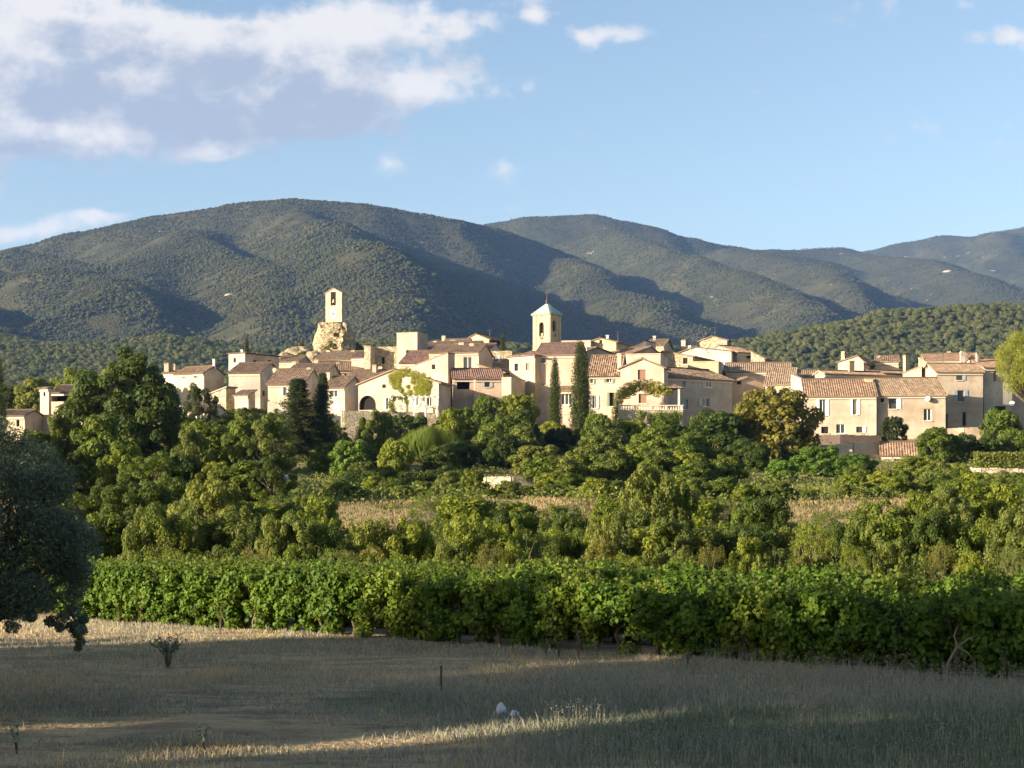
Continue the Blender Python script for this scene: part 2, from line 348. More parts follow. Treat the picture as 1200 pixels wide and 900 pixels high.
def gn_scatter(name, pts, rot, scl, proto_me, kind='stuff'):
    """one object whose points carry copies of one crown"""
    me = bpy.data.meshes.new(name); me.vertices.add(len(pts)); me.vertices.foreach_set('co', np.asarray(pts, np.float32).ravel())
    for an, av in (('rz', rot), ('sc', scl)):
        at = me.attributes.new(an, 'FLOAT', 'POINT'); at.data.foreach_set('value', np.asarray(av, np.float32))
    o = link(name, me); tag(o, kind=kind)
    po = bpy.data.objects.new(name+'_crown', proto_me)      # source of the copies, not itself in the scene
    g = bpy.data.node_groups.new(name, 'GeometryNodeTree')
    g.interface.new_socket('Geometry', in_out='INPUT', socket_type='NodeSocketGeometry'); g.interface.new_socket('Geometry', in_out='OUTPUT', socket_type='NodeSocketGeometry')
    N = lambda t: g.nodes.new(t); gi, go = N('NodeGroupInput'), N('NodeGroupOutput')
    oi = N('GeometryNodeObjectInfo'); oi.inputs['Object'].default_value = po; oi.inputs['As Instance'].default_value = True
    ip = N('GeometryNodeInstanceOnPoints'); ra = N('GeometryNodeInputNamedAttribute'); ra.data_type = 'FLOAT'; ra.inputs[0].default_value = 'rz'
    sa = N('GeometryNodeInputNamedAttribute'); sa.data_type = 'FLOAT'; sa.inputs[0].default_value = 'sc'
    cx = N('ShaderNodeCombineXYZ'); g.links.new(ra.outputs['Attribute'], cx.inputs[2])
    g.links.new(gi.outputs[0], ip.inputs['Points']); g.links.new(oi.outputs['Geometry'], ip.inputs['Instance'])
    g.links.new(cx.outputs[0], ip.inputs['Rotation']); g.links.new(sa.outputs['Attribute'], ip.inputs['Scale'])
    g.links.new(ip.outputs[0], go.inputs[0])
    md = o.modifiers.new('scatter', 'NODES'); md.node_group = g; return o
MF = [m_leaf('hill_scrub', (.056,.062,.036), (.086,.088,.052), (.12,.112,.066), .12, .9, .05, .5), m_leaf('hill_pine', (.050,.062,.028), (.098,.108,.044), (.14,.14,.06), .12, .9, .05, .5), m_leaf('near_wood', (.052,.066,.030), (.098,.110,.046), (.14,.14,.06), .2, .9, .05, .5)]
def scatter_hills(n, ylo, yhi, smin, smax, seed, thr=-.32, near=False):
    r = np.random.default_rng(seed)
    u = r.uniform(-120, 1320, n); y = np.exp(r.uniform(math.log(ylo), math.log(yhi), n)); x = K(u)*y
    z = hills_z(x, y)
    # keep what could be seen from about here: nothing nearer on the same bearing rises above it
    ang = (HZ-ZC)/YY; run = np.maximum.accumulate(ang, 0)
    ci = np.clip(((u+420)/2040*(NU-1)).astype(int), 0, NU-1); ri = np.clip((np.log(y/330)/math.log(6800/330)*(NYH-1)).astype(int), 0, NYH-1)
    s = r.uniform(smin, smax, n)*(.7+.6*r.random(n)**2)
    vis = (z+s*2-ZC)/y > run[ri, ci]-9/y
    clump = fbm(x/70, y/70, 3, seed+3) > (-.9 if near else thr)+.25*r.random(n)
    k = vis & clump
    return np.stack([x, y, z-s*.12], -1)[k], r.uniform(0, 6.28, k.sum()), s[k]
p_, r_, s_ = scatter_hills(380000, 1500, 5900, 1.2, 2.6, 3); gn_scatter('hillside_vegetation', p_, r_, s_, crown_proto('scrub_crown', MF[0], 5, 40))
p_, r_, s_ = scatter_hills(50000, 1150, 2500, 2.0, 3.8, 4, .05); gn_scatter('hillside_forest', p_, r_, s_, crown_proto('pine_crown', MF[1], 6, 70, 1.15))
p_, r_, s_ = scatter_hills(120000, 360, 1500, 1.7, 3.3, 8, near=True); gn_scatter('foothill_woods', p_, r_, s_, crown_proto('wood_crown', MF[2], 9, 160, 1.15))

# ------------------------------------------------------------------ pale outcrops among the scrub
M_rock = m_stone('limestone', (.27, .22, .145), .9, (.40, .33, .23))
M_rockfar = m_stone('far_limestone', (.27, .24, .18), .12, (.38, .33, .26))
def boulder_mesh(name, seed, mat, flat=.7, sub=3, rough=.45):
    v, f = ico(sub); n = fbm(v[:, 0]*1.3+seed, v[:, 1]*1.3+v[:, 2]*1.9, 4, seed); n2 = np.round(fbm(v[:, 2]*2.2, v[:, 0]+seed, 2, seed)*4)/4
    v = v*(1+rough*n+.12*n2)[:, None]*np.array([1, .8, flat]); return np_mesh(name, v, f, mat)
bm_ = [boulder_mesh('rock_outcrop', s, M_rockfar) for s in (1, 2, 3)]
for i, (u, v, w, lab) in enumerate([(270,345,15,'bright limestone patch in the scrub of the big dome, largest one there'), (274,370,10,'small pale rock patch below the bright limestone patch on the dome'),
        (227,367,9,'small pale rock patch low on the left half of the dome'), (1110,318,17,'pale rocky crag on the ridge at the right of the hills'), (1162,318,14,'long pale scar of rock on the far right mountain'),
        (978,334,12,'grey rock face beside a dark shadow above the wooded hill'), (838,318,9,'pale bare patch on the flank of the second dome')]):
    col_ = int(np.clip((u+420)/2040*(NU-1), 0, NU-1)); ang = (HZ[:, col_]-ZC)/_yy; tgt = (HV-v)/F
    j = int(np.argmax(ang > tgt)); Y = _yy[j]; X = K(u)*Y; zz = ZC+tgt*Y; s = w/F*Y*.5
    o = link('rock_outcrop', bm_[i % 3], loc=(X, Y, zz-.15*s)); o.scale = (s, s*.8, s*.4); o.rotation_euler = (0, 0, i*.7)
    tag(o, lab, 'rock outcrop', 'rock outcrops on the hills')

# ------------------------------------------------------------------ ground sheet
gx = np.concatenate([-np.geomspace(30, 8000, 70)[::-1], np.linspace(-29.5, 29.5, 119), np.geomspace(30, 8000, 70)])
gyv = np.concatenate([np.linspace(-200, 14, 40), np.linspace(15, 60, 110), np.linspace(61, 330, 180), np.geomspace(333, 9000, 40)])
GX2, GY2 = np.meshgrid(gx, gyv); GZ2 = ground(GX2, GY2)
gi_ = np.arange(GX2.size).reshape(GX2.shape); gq = np.stack([gi_[:-1, :-1], gi_[:-1, 1:], gi_[1:, 1:], gi_[1:, :-1]], -1).reshape(-1, 4)
def ground_mat():
    M = NT('field_ground'); p = M.pos(); xyz = M.n('ShaderNodeSeparateXYZ', {0: p}); y = xyz.outputs[1]
    n1 = M.noise(p, .25, 5); n2 = M.noise(M.map(p, (.5, 1.6, 1)), 1.2, 6, .65); n3 = M.noise(p, 6, 4)
    soil = M.mix(n3, (.15, .11, .075), (.27, .20, .135)); straw = M.mix(n3, (.30, .23, .13), (.46, .35, .20)); green = M.mix(n3, (.050, .066, .026), (.11, .12, .05))
    a = M.mix(M.sstep(n2, .36, .60), soil, straw); a = M.mix(M.math('MULTIPLY', M.sstep(n1, .45, .65), .6), a, green)
    far = M.sstep(y, 55, 75); fa = M.mix(M.sstep(n1, .40, .58), M.mix(n3, (.055, .065, .025), (.10, .11, .04)), M.mix(n3, (.26, .20, .11), (.36, .28, .16)))
    nz = M.n('ShaderNodeSeparateXYZ', {0: M.n('ShaderNodeNewGeometry').outputs['True Normal']}).outputs[2]
    fa = M.mix(M.sstep(nz, .96, .90), fa, M.mix(M.sstep(n2, .4, .6), (.24, .18, .10), (.34, .27, .165)))
    M.col(M.mix(far, a, fa)); M.b.inputs['Roughness'].default_value = 1; M.b.inputs['Specular IOR Level'].default_value = .05
    M.bump(M.math('ADD', n2, n3), .7, .12); return M.m
g_o = link('ground', np_mesh('ground', np.stack([GX2, GY2, GZ2], -1).reshape(-1, 3), gq, ground_mat(), True)); tag(g_o, kind='structure')

# ------------------------------------------------------------------ air
hz = MB(); hz.box(-6500, 6500, -260, 9300, -75, 1250); ho = hz.build('haze', [])
tag(ho, kind='stuff')
def haze_mat():
    m = bpy.data.materials.new('haze_air'); m.use_nodes = True; t = m.node_tree; t.nodes.remove(t.nodes['Principled BSDF'])
    v = t.nodes.new('ShaderNodeVolumePrincipled'); v.inputs['Color'].default_value = (.24, .46, 1.0, 1); v.inputs['Density'].default_value = HAZE; v.inputs['Anisotropy'].default_value = .0
    t.links.new(v.outputs[0], t.nodes['Material Output'].inputs['Volume']); return m
HAZE = .00005
try: ho.data.materials.append(haze_mat())
except Exception as e: print('haze', e)
# ------------------------------------------------------------------ village materials
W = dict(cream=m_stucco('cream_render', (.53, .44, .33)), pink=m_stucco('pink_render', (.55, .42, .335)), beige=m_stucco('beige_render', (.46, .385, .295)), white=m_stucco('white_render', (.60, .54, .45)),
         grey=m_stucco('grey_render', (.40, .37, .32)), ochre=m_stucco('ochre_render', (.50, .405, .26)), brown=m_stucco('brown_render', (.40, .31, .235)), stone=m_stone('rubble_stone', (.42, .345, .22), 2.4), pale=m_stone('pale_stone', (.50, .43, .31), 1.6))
R = dict(red=m_roof('red_tiles', [(0, (.08, .05, .035)), (.3, (.175, .105, .068)), (.7, (.24, .155, .10)), (1, (.37, .28, .19))]), brown=m_roof('brown_tiles', [(0, (.07, .05, .035)), (.35, (.145, .098, .068)), (.75, (.21, .145, .10)), (1, (.33, .25, .18))]),
         tan=m_roof('weathered_tiles', [(0, (.12, .085, .055)), (.35, (.22, .155, .10)), (.75, (.285, .21, .14)), (1, (.40, .32, .23))]), plum=m_roof('plum_tiles', [(0, (.08, .048, .04)), (.35, (.155, .085, .072)), (.75, (.215, .125, .10)), (1, (.30, .21, .16))]))
M_glass = m_plain('dark_glass', (.035, .042, .05), .15, .5); M_dark = m_plain('dark_interior', (.02, .018, .016), .9, .1); M_white = m_plain('white_paint', (.72, .71, .68), .5)
M_shut = dict(white=m_plain('pale_shutter', (.62, .62, .60), .6), grey=m_plain('grey_shutter', (.33, .36, .37), .6), green=m_plain('green_shutter', (.16, .20, .14), .6), blue=m_plain('blue_shutter', (.24, .29, .34), .6), brown=m_plain('brown_shutter', (.19, .11, .07), .6))
M_iron = m_plain('dark_iron', (.06, .055, .05), .6, .4); M_copper = m_plain('green_copper', (.27, .38, .36), .6, .3); M_bell = m_plain('bronze_bell', (.20, .16, .09), .45, .5, .7)
M_sill = m_plain('stone_sill', (.5, .45, .36), .9); M_dish = m_plain('dish_grey', (.68, .68, .66), .5)
from mathutils import Matrix

def fbox(mb, pt, s0, s1, z0, z1, o0, o1):
    p = [pt(s, z, o) for z in (z0, z1) for (s, o) in ((s0, o0), (s1, o0), (s1, o1), (s0, o1))]
    for q in ((0,3,2,1),(4,5,6,7),(0,1,5,4),(1,2,6,5),(2,3,7,6),(3,0,4,7)): mb.poly([p[i] for i in q])
def arch_pts(s0, s1, z1, n=8):
    r = (s1-s0)/2; return [(s0+r-r*math.cos(math.pi*i/n), z1-r+r*math.sin(math.pi*i/n)) for i in range(n+1)]
def wall_face(mb, pt, L, top, ops):
    """one wall with real openings; ops = (s0,s1,z0,z1,depth,arch)"""
    hm = min(z for _, z in top)
    ss = sorted({0.0, L, *[o[0] for o in ops], *[o[1] for o in ops]}); zs = sorted({0.0, hm, *[o[2] for o in ops], *[o[3] for o in ops]})
    for a, b in zip(ss[:-1], ss[1:]):
        for c, d in zip(zs[:-1], zs[1:]):
            m = ((a+b)/2, (c+d)/2)
            if any(o[0] < m[0] < o[1] and o[2] < m[1] < o[3] for o in ops): continue
            mb.poly([pt(a, c, 0), pt(b, c, 0), pt(b, d, 0), pt(a, d, 0)])
    if max(z for _, z in top) > hm+.01:
        pl = [(0, hm), (L, hm)]+[t for t in reversed(top) if t[1] > hm+1e-3]; mb.poly([pt(s, z, 0) for s, z in pl])
    for s0, s1, z0, z1, dp, arch in ops:
        if arch:
            ap = arch_pts(s0, s1, z1); k = len(ap)//2
            mb.poly([pt(s0, z1, 0)]+[pt(s, z, 0) for s, z in ap[:k+1][::-1]]); mb.poly([pt(s1, z1, 0)]+[pt(s, z, 0) for s, z in ap[k:][::-1]])
            for (sa, za), (sb, zb) in zip(ap[:-1], ap[1:]): mb.poly([pt(sa, za, 0), pt(sb, zb, 0), pt(sb, zb, -dp), pt(sa, za, -dp)])
            zt = z1-(s1-s0)/2
        else:
            zt = z1; mb.poly([pt(s0, z1, 0), pt(s1, z1, 0), pt(s1, z1, -dp), pt(s0, z1, -dp)])
        mb.poly([pt(s0, z0, 0), pt(s1, z0, 0), pt(s1, z0, -dp), pt(s0, z0, -dp)])
        for s in (s0, s1): mb.poly([pt(s, z0, 0), pt(s, zt, 0), pt(s, zt, -dp), pt(s, z0, -dp)])
def roof_plane(mb, E, A, L, U, um):
    E, A, U = Vector(E), Vector(A), Vector(U).normalized(); Nn = A.cross(U)
    if Nn.z < 0: Nn = -Nn
    E = E+Nn*.17; per = .31; n = max(8, int(L/per*5)); cols = []
    for i in range(n+1):
        s = L*i/n; m = max(um(s) if callable(um) else um, .01); o = Nn*(.035*math.sin(2*math.pi*s/per))
        cols.append([(E+A*s+U*(m*j/2)+o, (s/per+40, m*j/2/.42+40)) for j in range(3)])
    for c0, c1 in zip(cols[:-1], cols[1:]):
        for j in range(2): mb.poly([c0[j][0], c1[j][0], c1[j+1][0], c0[j+1][0]], [c0[j][1], c1[j][1], c1[j+1][1], c0[j+1][1]])
        mb.poly([c0[0][0], c1[0][0], c1[0][0]-Nn*.15, c0[0][0]-Nn*.15], [(.5, .5)]*4)
    for c in (cols[0], cols[-1]): mb.poly([c[0][0], c[-1][0], c[-1][0]-Nn*.15, c[0][0]-Nn*.15], [(.5, .5)]*4)
    um0 = um if not callable(um) else None
    if um0: b = -Nn*.15; mb.poly([E+b, E+A*L+b, E+A*L+U*um0+b, E+U*um0+b], [(.5, .5)]*4)
    else:
        m2 = [(L*i/16, max(um(L*i/16), .01)) for i in range(17)]; b = -Nn*.15
        for (sa, ma), (sb, mb_) in zip(m2[:-1], m2[1:]): mb.poly([E+A*sa+b, E+A*sb+b, E+A*sb+U*mb_+b, E+A*sa+U*ma+b], [(.5, .5)]*4)

AUTO = random.Random(5)
class House:
    def __init__(s, label, u0, u1, Y, a, ve, vb, us=None, d=None, roof='x', pitch=.32, wall='cream', tiles='brown', rf=.5, oe=.35, og=.2, wins=(), chims=(), ants=(), name='house', cat='house', group='houses of the hill village', into=None, cornice=True, down=None, dh2=0):
        a = math.radians(a); ca, sa = math.cos(a), math.sin(a); s.a = a; s.Y = Y
        s.T = (ca, -sa); s.N = (sa, ca)
        if a >= 0:
            XR = K(u1)*Y; w = (XR-K(u0)*Y)/(ca+K(u0)*sa); P0 = (XR-w*ca, Y+w*sa); C = (XR, Y)
        else:
            P0 = (K(u0)*Y, Y); w = (K(u1)*Y-P0[0])/(ca+K(u1)*sa); C = P0
        if d is None: k = K(us); d = (k*C[1]-C[0])/(sa-k*ca)
        s.w, s.d, s.P0 = w, d, P0
        ze, zb = ZV(ve, Y), ZV(vb, Y)
        cs = [(P0[0]+x*ca+y*sa, P0[1]-x*sa+y*ca) for x in (0, w) for y in (0, d)]
        zb = min([zb]+[gz(*c)-.4 for c in cs]) if down is None else zb
        s.zb = zb; h = ze-zb; s.h = h; p = pitch; s.mode = roof
        M = Matrix.Translation((P0[0], P0[1], zb)) @ Matrix.Rotation(-a, 4, 'Z'); s.M = M
        if into is None:
            s.root = empty(name, (P0[0], P0[1], zb), -a, label, cat, group); s.base = Matrix.Identity(4)
        else:
            s.root = into.root; s.base = into.M.inverted() @ M
        rx = w*rf
        s.zt = {'x': lambda x, y: h+p*min(y, d-y), 'y': lambda x, y: h+p*x if x <= rx else h+p*rx*(1-(x-rx)/(w-rx))+dh2*(x-rx)/(w-rx), 'back': lambda x, y: h+p*y, 'front': lambda x, y: h+p*(d-y),
                'left': lambda x, y: h+p*(w-x), 'right': lambda x, y: h+p*x, 'flat': lambda x, y: h, 'hip': lambda x, y: h}[roof]
        s.F = {'f': (lambda q, z, o: (q, -o, z)), 'r': (lambda q, z, o: (w+o, q, z)), 'l': (lambda q, z, o: (-o, q, z)), 'b': (lambda q, z, o: (q, d+o, z))}
        zt = s.zt; ops = {'f': [], 'r': [], 'l': []}; s.wl = []
        if not wins and s.w > 3.2 and roof != 'flat' and name == 'house':     # plain fronts still have a small opening or two
            for fx in ([.5] if s.w < 5 else [.28, .7]):
                q = s.w*fx; Px = (P0[0]+q*ca, P0[1]-q*sa); zc = min(s.zt(0, 0), s.zt(w, 0))-1.5-AUTO.uniform(0, .4)
                wins = list(wins)+[('f', 600+F*Px[0]/Px[1], HV-(zc+zb-ZC)*F/Px[1], 5*200/Px[1]*AUTO.uniform(.8, 1.2), 8*200/Px[1]*AUTO.uniform(.8, 1.2), AUTO.choice(['dark', 'glass', 'closed']), AUTO.choice(['brown', 'grey', 'blue']))]
        for wn in wins:
            face, u, v, wp, hp, st = wn[:6]; sh = wn[6] if len(wn) > 6 else None
            q, z, Yq = s.hit(face, u, v); ww, hh = wp/F*Yq, hp/F*Yq
            if face in 'rl': ww = ww/max(.35, abs(sa))
            else: ww = ww/max(.35, ca)
            L = w if face == 'f' else d; q = min(max(q, ww/2+.12), L-ww/2-.12)
            tops = {'f': [zt(0, 0), zt(w, 0)], 'r': [zt(w, 0), zt(w, d)], 'l': [zt(0, 0), zt(0, d)]}[face]
            box = (q-ww/2, q+ww/2, z-hh/2, z+hh/2); cut = box[3] < min(tops)-.06 and box[2] > .05
            dp = {'deep': 1.6, 'arch': .45}.get(st, .2)
            if cut and all(box[1] < o[0]-.02 or box[0] > o[1]+.02 or box[3] < o[2] or box[2] > o[3] for o in ops[face]): ops[face].append((*box, dp, st == 'arch'))
            else: cut = False
            s.wl.append((face, box, st, sh, cut, dp))
        mb = MB()
        ft = [(0, zt(0, 0))]+([(rx, zt(rx, 0))] if roof == 'y' else [])+[(w, zt(w, 0))]; bt = [(q, zt(q, d)) for q, _ in ft]
        st_ = lambda x: [(0, zt(x, 0))]+([(d/2, zt(x, d/2))] if roof == 'x' else [])+[(d, zt(x, d))]
        wall_face(mb, s.F['f'], w, ft, ops['f']); wall_face(mb, s.F['r'], d, st_(w), ops['r']); wall_face(mb, s.F['l'], d, st_(0), ops['l']); wall_face(mb, s.F['b'], w, bt, [])
        if roof == 'flat': mb.poly([(0, 0, h-.3), (w, 0, h-.3), (w, d, h-.3), (0, d, h-.3)])
        s.wall = s.add(mb.build('wall', W[wall]))
        for args in s.wl: s.window(*args)
        # roof
        rb = MB(); q2 = math.sqrt(1+p*p)
        if roof == 'x':
            roof_plane(rb, (-og, -oe, h-p*oe), (1, 0, 0), w+2*og, (0, 1, p), (d/2+oe)*q2); roof_plane(rb, (-og, d+oe, h-p*oe), (1, 0, 0), w+2*og, (0, -1, p), (d/2+oe)*q2)
            rb.tube([(-og, d/2, h+p*d/2+.2), (w+og, d/2, h+p*d/2+.2)], [.13, .13], 6)
        elif roof == 'y':
            p2 = (p*rx-dh2)/(w-rx); q3 = math.sqrt(1+p2*p2)
            roof_plane(rb, (-oe, -og, h-p*oe), (0, 1, 0), d+2*og, (1, 0, p), (rx+oe)*q2); roof_plane(rb, (w+oe, -og, h+dh2-p2*oe), (0, 1, 0), d+2*og, (-1, 0, p2), (w-rx+oe)*q3)
            rb.tube([(rx, -og, h+p*rx+.2), (rx, d+og, h+p*rx+.2)], [.13, .13], 6)
        elif roof == 'back': roof_plane(rb, (-og, -oe, h-p*oe), (1, 0, 0), w+2*og, (0, 1, p), (d+2*oe)*q2)
        elif roof == 'front': roof_plane(rb, (-og, d+oe, h-p*oe), (1, 0, 0), w+2*og, (0, -1, p), (d+2*oe)*q2)
        elif roof == 'left': roof_plane(rb, (w+oe, -og, h-p*oe), (0, 1, 0), d+2*og, (-1, 0, p), (w+2*oe)*q2)
        elif roof == 'right': roof_plane(rb, (-oe, -og, h-p*oe), (0, 1, 0), d+2*og, (1, 0, p), (w+2*oe)*q2)
        elif roof == 'hip':
            r = min(w, d)/2+oe; LW, LD = w+2*oe, d+2*oe
            for E, A, L, U in (((-oe, -oe), (1, 0, 0), LW, (0, 1, p)), ((-oe, d+oe), (1, 0, 0), LW, (0, -1, p)), ((-oe, -oe), (0, 1, 0), LD, (1, 0, p)), ((w+oe, -oe), (0, 1, 0), LD, (-1, 0, p))):
                roof_plane(rb, (*E, h-p*oe), A, L, U, lambda q, L=L: min(q, L-q, r)*q2)
        if roof == 'flat':
            for x0, x1, y0, y1 in ((-.07, w+.07, -.07, .35), (-.07, w+.07, d-.35, d+.07), (-.07, .35, .352, d-.352), (w-.35, w+.07, .352, d-.352)): rb.box(x0, x1, y0, y1, h+.004, h+.13)
            s.roof = s.add(rb.build('parapet', W[wall]))
        else: s.roof = s.add(rb.build('roof', R[tiles]))
        if cornice and roof in ('x', 'back', 'hip'):
            cb = MB(); cb.box(.02, w-.02, -.17, -.003, h-.42, h-.17); s.add(cb.build('cornice', M_sill))
        for c in chims: s.chimney(*c)
        for c in ants: s.antenna(*c)
    def add(s, o, parent=None):
        o.parent = parent or s.root
        if parent is None: o.matrix_basis = s.base
        return o
    def hit(s, face, u, v):
        ca, sa = math.cos(s.a), math.sin(s.a); k = K(u)
        if face == 'f': C, T = s.P0, s.T
        elif face == 'r': C, T = (s.P0[0]+s.w*ca, s.P0[1]-s.w*sa), s.N
        else: C, T = s.P0, s.N
        q = (k*C[1]-C[0])/(T[0]-k*T[1]); Yq = C[1]+q*T[1]; return q, ZV(v, Yq)-s.zb, Yq
    def world(s, face, q, z, o=0): return s.M @ Vector(s.F[face](q, z, o))
    def window(s, face, box, st, sh, cut, dp):
        s0, s1, z0, z1 = box; pt = s.F[face]; o = -dp if cut else .02; pn = MB()
        dark = st in ('dark', 'deep', 'arch', 'open'); nm = 'door' if st == 'door' else 'window'
        fbox(pn, pt, s0-(.01 if not cut else 0), s1+(.01 if not cut else 0), z0, z1, o-.06, o)
        if st == 'closed': pm = M_shut[sh or 'brown']
        elif st == 'door': pm = M_shut[sh or 'white']; sh = None
        else: pm = M_dark if dark else M_glass
        wo = s.add(pn.build(nm, pm)); fr = MB(); t = .07 if (s1-s0) < 1.4 else .09
        of, ot = o+.004, o+.06
        if st in ('white', 'glass'):
            for a, b in ((s0, s0+t), (s1-t, s1)): fbox(fr, pt, a, b, z0, z1, of, ot)
            for a, b in ((z0, z0+t), (z1-t, z1)): fbox(fr, pt, s0+t+.002, s1-t-.002, a, b, of, ot)
            n = 2 if (s1-s0) < 1.6 else 3
            for i in range(1, n):
                c = s0+(s1-s0)*i/n; fbox(fr, pt, c-t/2, c+t/2, z0+t+.002, z1-t-.002, of, ot)
            fo = fr.build('window_frame', M_white); fo.parent = wo
        if st != 'arch' and st != 'deep' and nm == 'window':
            sb = MB(); fbox(sb, pt, s0-.12, s1+.12, z0-.12, z0-.004, .003, .12); so_ = sb.build('sill', M_sill); so_.parent = wo
        if sh and st not in ('closed',):
            hw = (s1-s0)*(.5 if st != 'one' else .55)
            for sgn in ((-1, 1) if st != 'one' else (1,)):
                e = s0-.03 if sgn < 0 else s1+.03; b = MB(); lo, hi = (e-hw, e) if sgn < 0 else (e, e+hw)
                fbox(b, pt, lo, hi, z0-.03, z1+.03, .02, .07)
                for zz in (z0+.15*(z1-z0), z0+.8*(z1-z0)): fbox(b, pt, lo+.04, hi-.04, zz, zz+.1, .0705, .1)
                h_ = b.build('shutter', M_shut[sh]); h_.parent = wo
    def local(s, u, fy):
        y = s.d*fy; k = K(u); x = (k*(s.P0[1]+y*s.N[1])-s.P0[0]-y*s.N[0])/(s.T[0]-k*s.T[1]); return x, y, s.P0[1]-x*math.sin(s.a)+y*math.cos(s.a)
    def chimney(s, u, vtop, wp, fy=.5, mat='cream', pots=True):
        x, y, Yq = s.local(u, fy); w = wp/F*Yq/2; z1 = ZV(vtop, Yq)-s.zb; xc, yc = min(max(x, 0), s.w), min(max(y, 0), s.d)
        z0 = s.zt(xc, yc)-.3; z1 = max(z1, z0+.6); b = MB(); b.box(x-w, x+w, y-w*.7, y+w*.7, z0, z1-.22)
        b.box(x-w-.07, x+w+.07, y-w*.7-.07, y+w*.7+.07, z1-.218, z1-.12)
        if pots:
            for e in (-1, 1): b.box(x+e*w*.55-.1, x+e*w*.55+.1, y-w*.5, y+w*.5, z1-.118, z1)
            b.box(x-w, x+w, y-w*.7, y+w*.7, z1+.002, z1+.07)
        o = b.build('chimney', W[mat]); o.parent = s.roof
    def antenna(s, u, vtop, fy=.5):
        x, y, Yq = s.local(u, fy); z1 = ZV(vtop, Yq)-s.zb; z0 = s.zt(min(max(x, 0), s.w), min(max(y, 0), s.d)); b = MB(); b.tube([(x, y, z0), (x, y, z1)], [.05, .04], 5)
        for i in range(5): b.tube([(x-.45+.05*i, y-.25+.18*i, z1-.15), (x+.45-.05*i, y-.25+.18*i, z1-.15)], [.025, .025], 4)
        b.tube([(x, y-.3, z1-.15), (x, y+.55, z1-.15)], [.03, .03], 4)
        o = b.build('antenna', M_iron); o.parent = s.roof
    def dish(s, face, u, v, rp):
        q, z, Yq = s.hit(face, u, v); r = rp/F*Yq; b = MB(); c = Vector(s.F[face](q, z, .45)); ax = Vector((-.55, -.75, .35)).normalized(); a1 = ax.cross(Vector((0, 0, 1))).normalized(); a2 = ax.cross(a1)
        R_ = [[c-ax*(.22*r*(1-t*t))+(a1*math.cos(k*math.pi/8)+a2*math.sin(k*math.pi/8))*r*t for k in range(16)] for t in (.02, .4, .75, 1)]
        for i in range(3):
            for k in range(16): b.poly([R_[i][k], R_[i][(k+1) % 16], R_[i+1][(k+1) % 16], R_[i+1][k]])
        b.tube([s.F[face](q, z-.1, 0), s.F[face](q, z-.05, .3), c-ax*.2*r], [.04, .04, .04], 5); b.tube([c-ax*.1+a2*r*.9, c+ax*r*.8], [.025, .03], 4)
        s.add(b.build('satellite_dish', M_dish))

H = House
# ---- far left, below the dark tree
H('low cream cottage at the far left edge, tiled lean-to roof rising to the right', -14, 29, 200, 12, 487, 508, us=52, roof='x', pitch=.28, tiles='brown', wall='cream', wins=[('f', 8, 496, 4, 8, 'closed', 'brown'), ('f', 21, 496, 4, 8, 'dark')])
h2 = H('small house at the far left with a dark open loggia under its flat tiled roof', 57, 92, 206, 14, 460, 500, d=7, roof='x', pitch=.32, tiles='brown', wall='pink', wins=[('f', 73, 466, 28, 9, 'deep')], chims=[(91, 454, 4, .2, 'white', False)])
H('lit pink side block joined to the left of the loggia house', 47, 57, 204, 30, 455, 500, us=60, roof='back', pitch=.2, tiles='brown', wall='pink', wins=[('f', 52, 462, 3, 5, 'dark')])
H('low annex with a tiled roof in front of the loggia house', 68, 99, 201, 18, 477, 500, d=5, roof='x', pitch=.3, tiles='brown', wall='brown', wins=[('f', 80, 487, 6, 6, 'dark')])
# ---- left end of the village
H('cream house with two tiny windows, left end of the village beside the dark tree', 206, 239, 232, 33, 437, 470, us=262, roof='x', pitch=.5, tiles='brown', wall='cream', wins=[('f', 215, 441, 2.5, 3.5, 'dark', 'green'), ('f', 229, 441, 2.5, 3.5, 'dark', 'green')], chims=[(251, 420, 3, .5, 'white', False)])
H('narrow white house with a pair of brown chimneys at the left end of the village', 192, 207, 236, 20, 437, 470, us=214, roof='x', pitch=.3, tiles='brown', wall='white', chims=[(196, 426, 6, .3, 'brown'), (204, 427, 5, .6, 'brown')])
H('pink tower-like house with one arched window and a flat low roof, left of village', 268, 287, 246, 30, 414, 440, us=327, roof='right', pitch=.0, tiles='brown', wall='pink', wins=[('f', 275, 422, 3.5, 6, 'arch'), ('r', 299, 424, 3, 4, 'dark'), ('r', 316, 424, 3, 4, 'dark')], chims=[(284, 409, 3, .3, 'white', False)])
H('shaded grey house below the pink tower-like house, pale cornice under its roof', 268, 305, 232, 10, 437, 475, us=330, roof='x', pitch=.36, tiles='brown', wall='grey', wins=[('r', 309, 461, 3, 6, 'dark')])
H('small stone cottage with a sloping top among the trees at the left of the village', 246, 265, 214, 38, 461, 485, us=276, roof='right', pitch=.22, tiles='tan', wall='stone')
H('tiny cream lean-to house right of the small stone cottage', 275, 291, 212, 25, 463, 480, us=299, roof='back', pitch=.38, tiles='brown', wall='cream')
H('white facade with pale shutters glimpsed under trees behind the big dark tree', 219, 245, 198, 15, 483, 502, d=6, roof='x', tiles='brown', wall='white', wins=[('f', 227, 492, 4, 11, 'glass', 'white'), ('f', 239, 492, 4, 11, 'glass', 'white')])
H('cream house with one white shuttered window behind the two spired conifers', 314, 356, 212, 10, 450, 480, us=378, roof='x', pitch=.52, tiles='brown', wall='cream', wins=[('f', 334, 458, 4, 10, 'glass', 'white')], chims=[(322, 434, 4, .5, 'cream'), (362, 434, 4, .5, 'pink')])
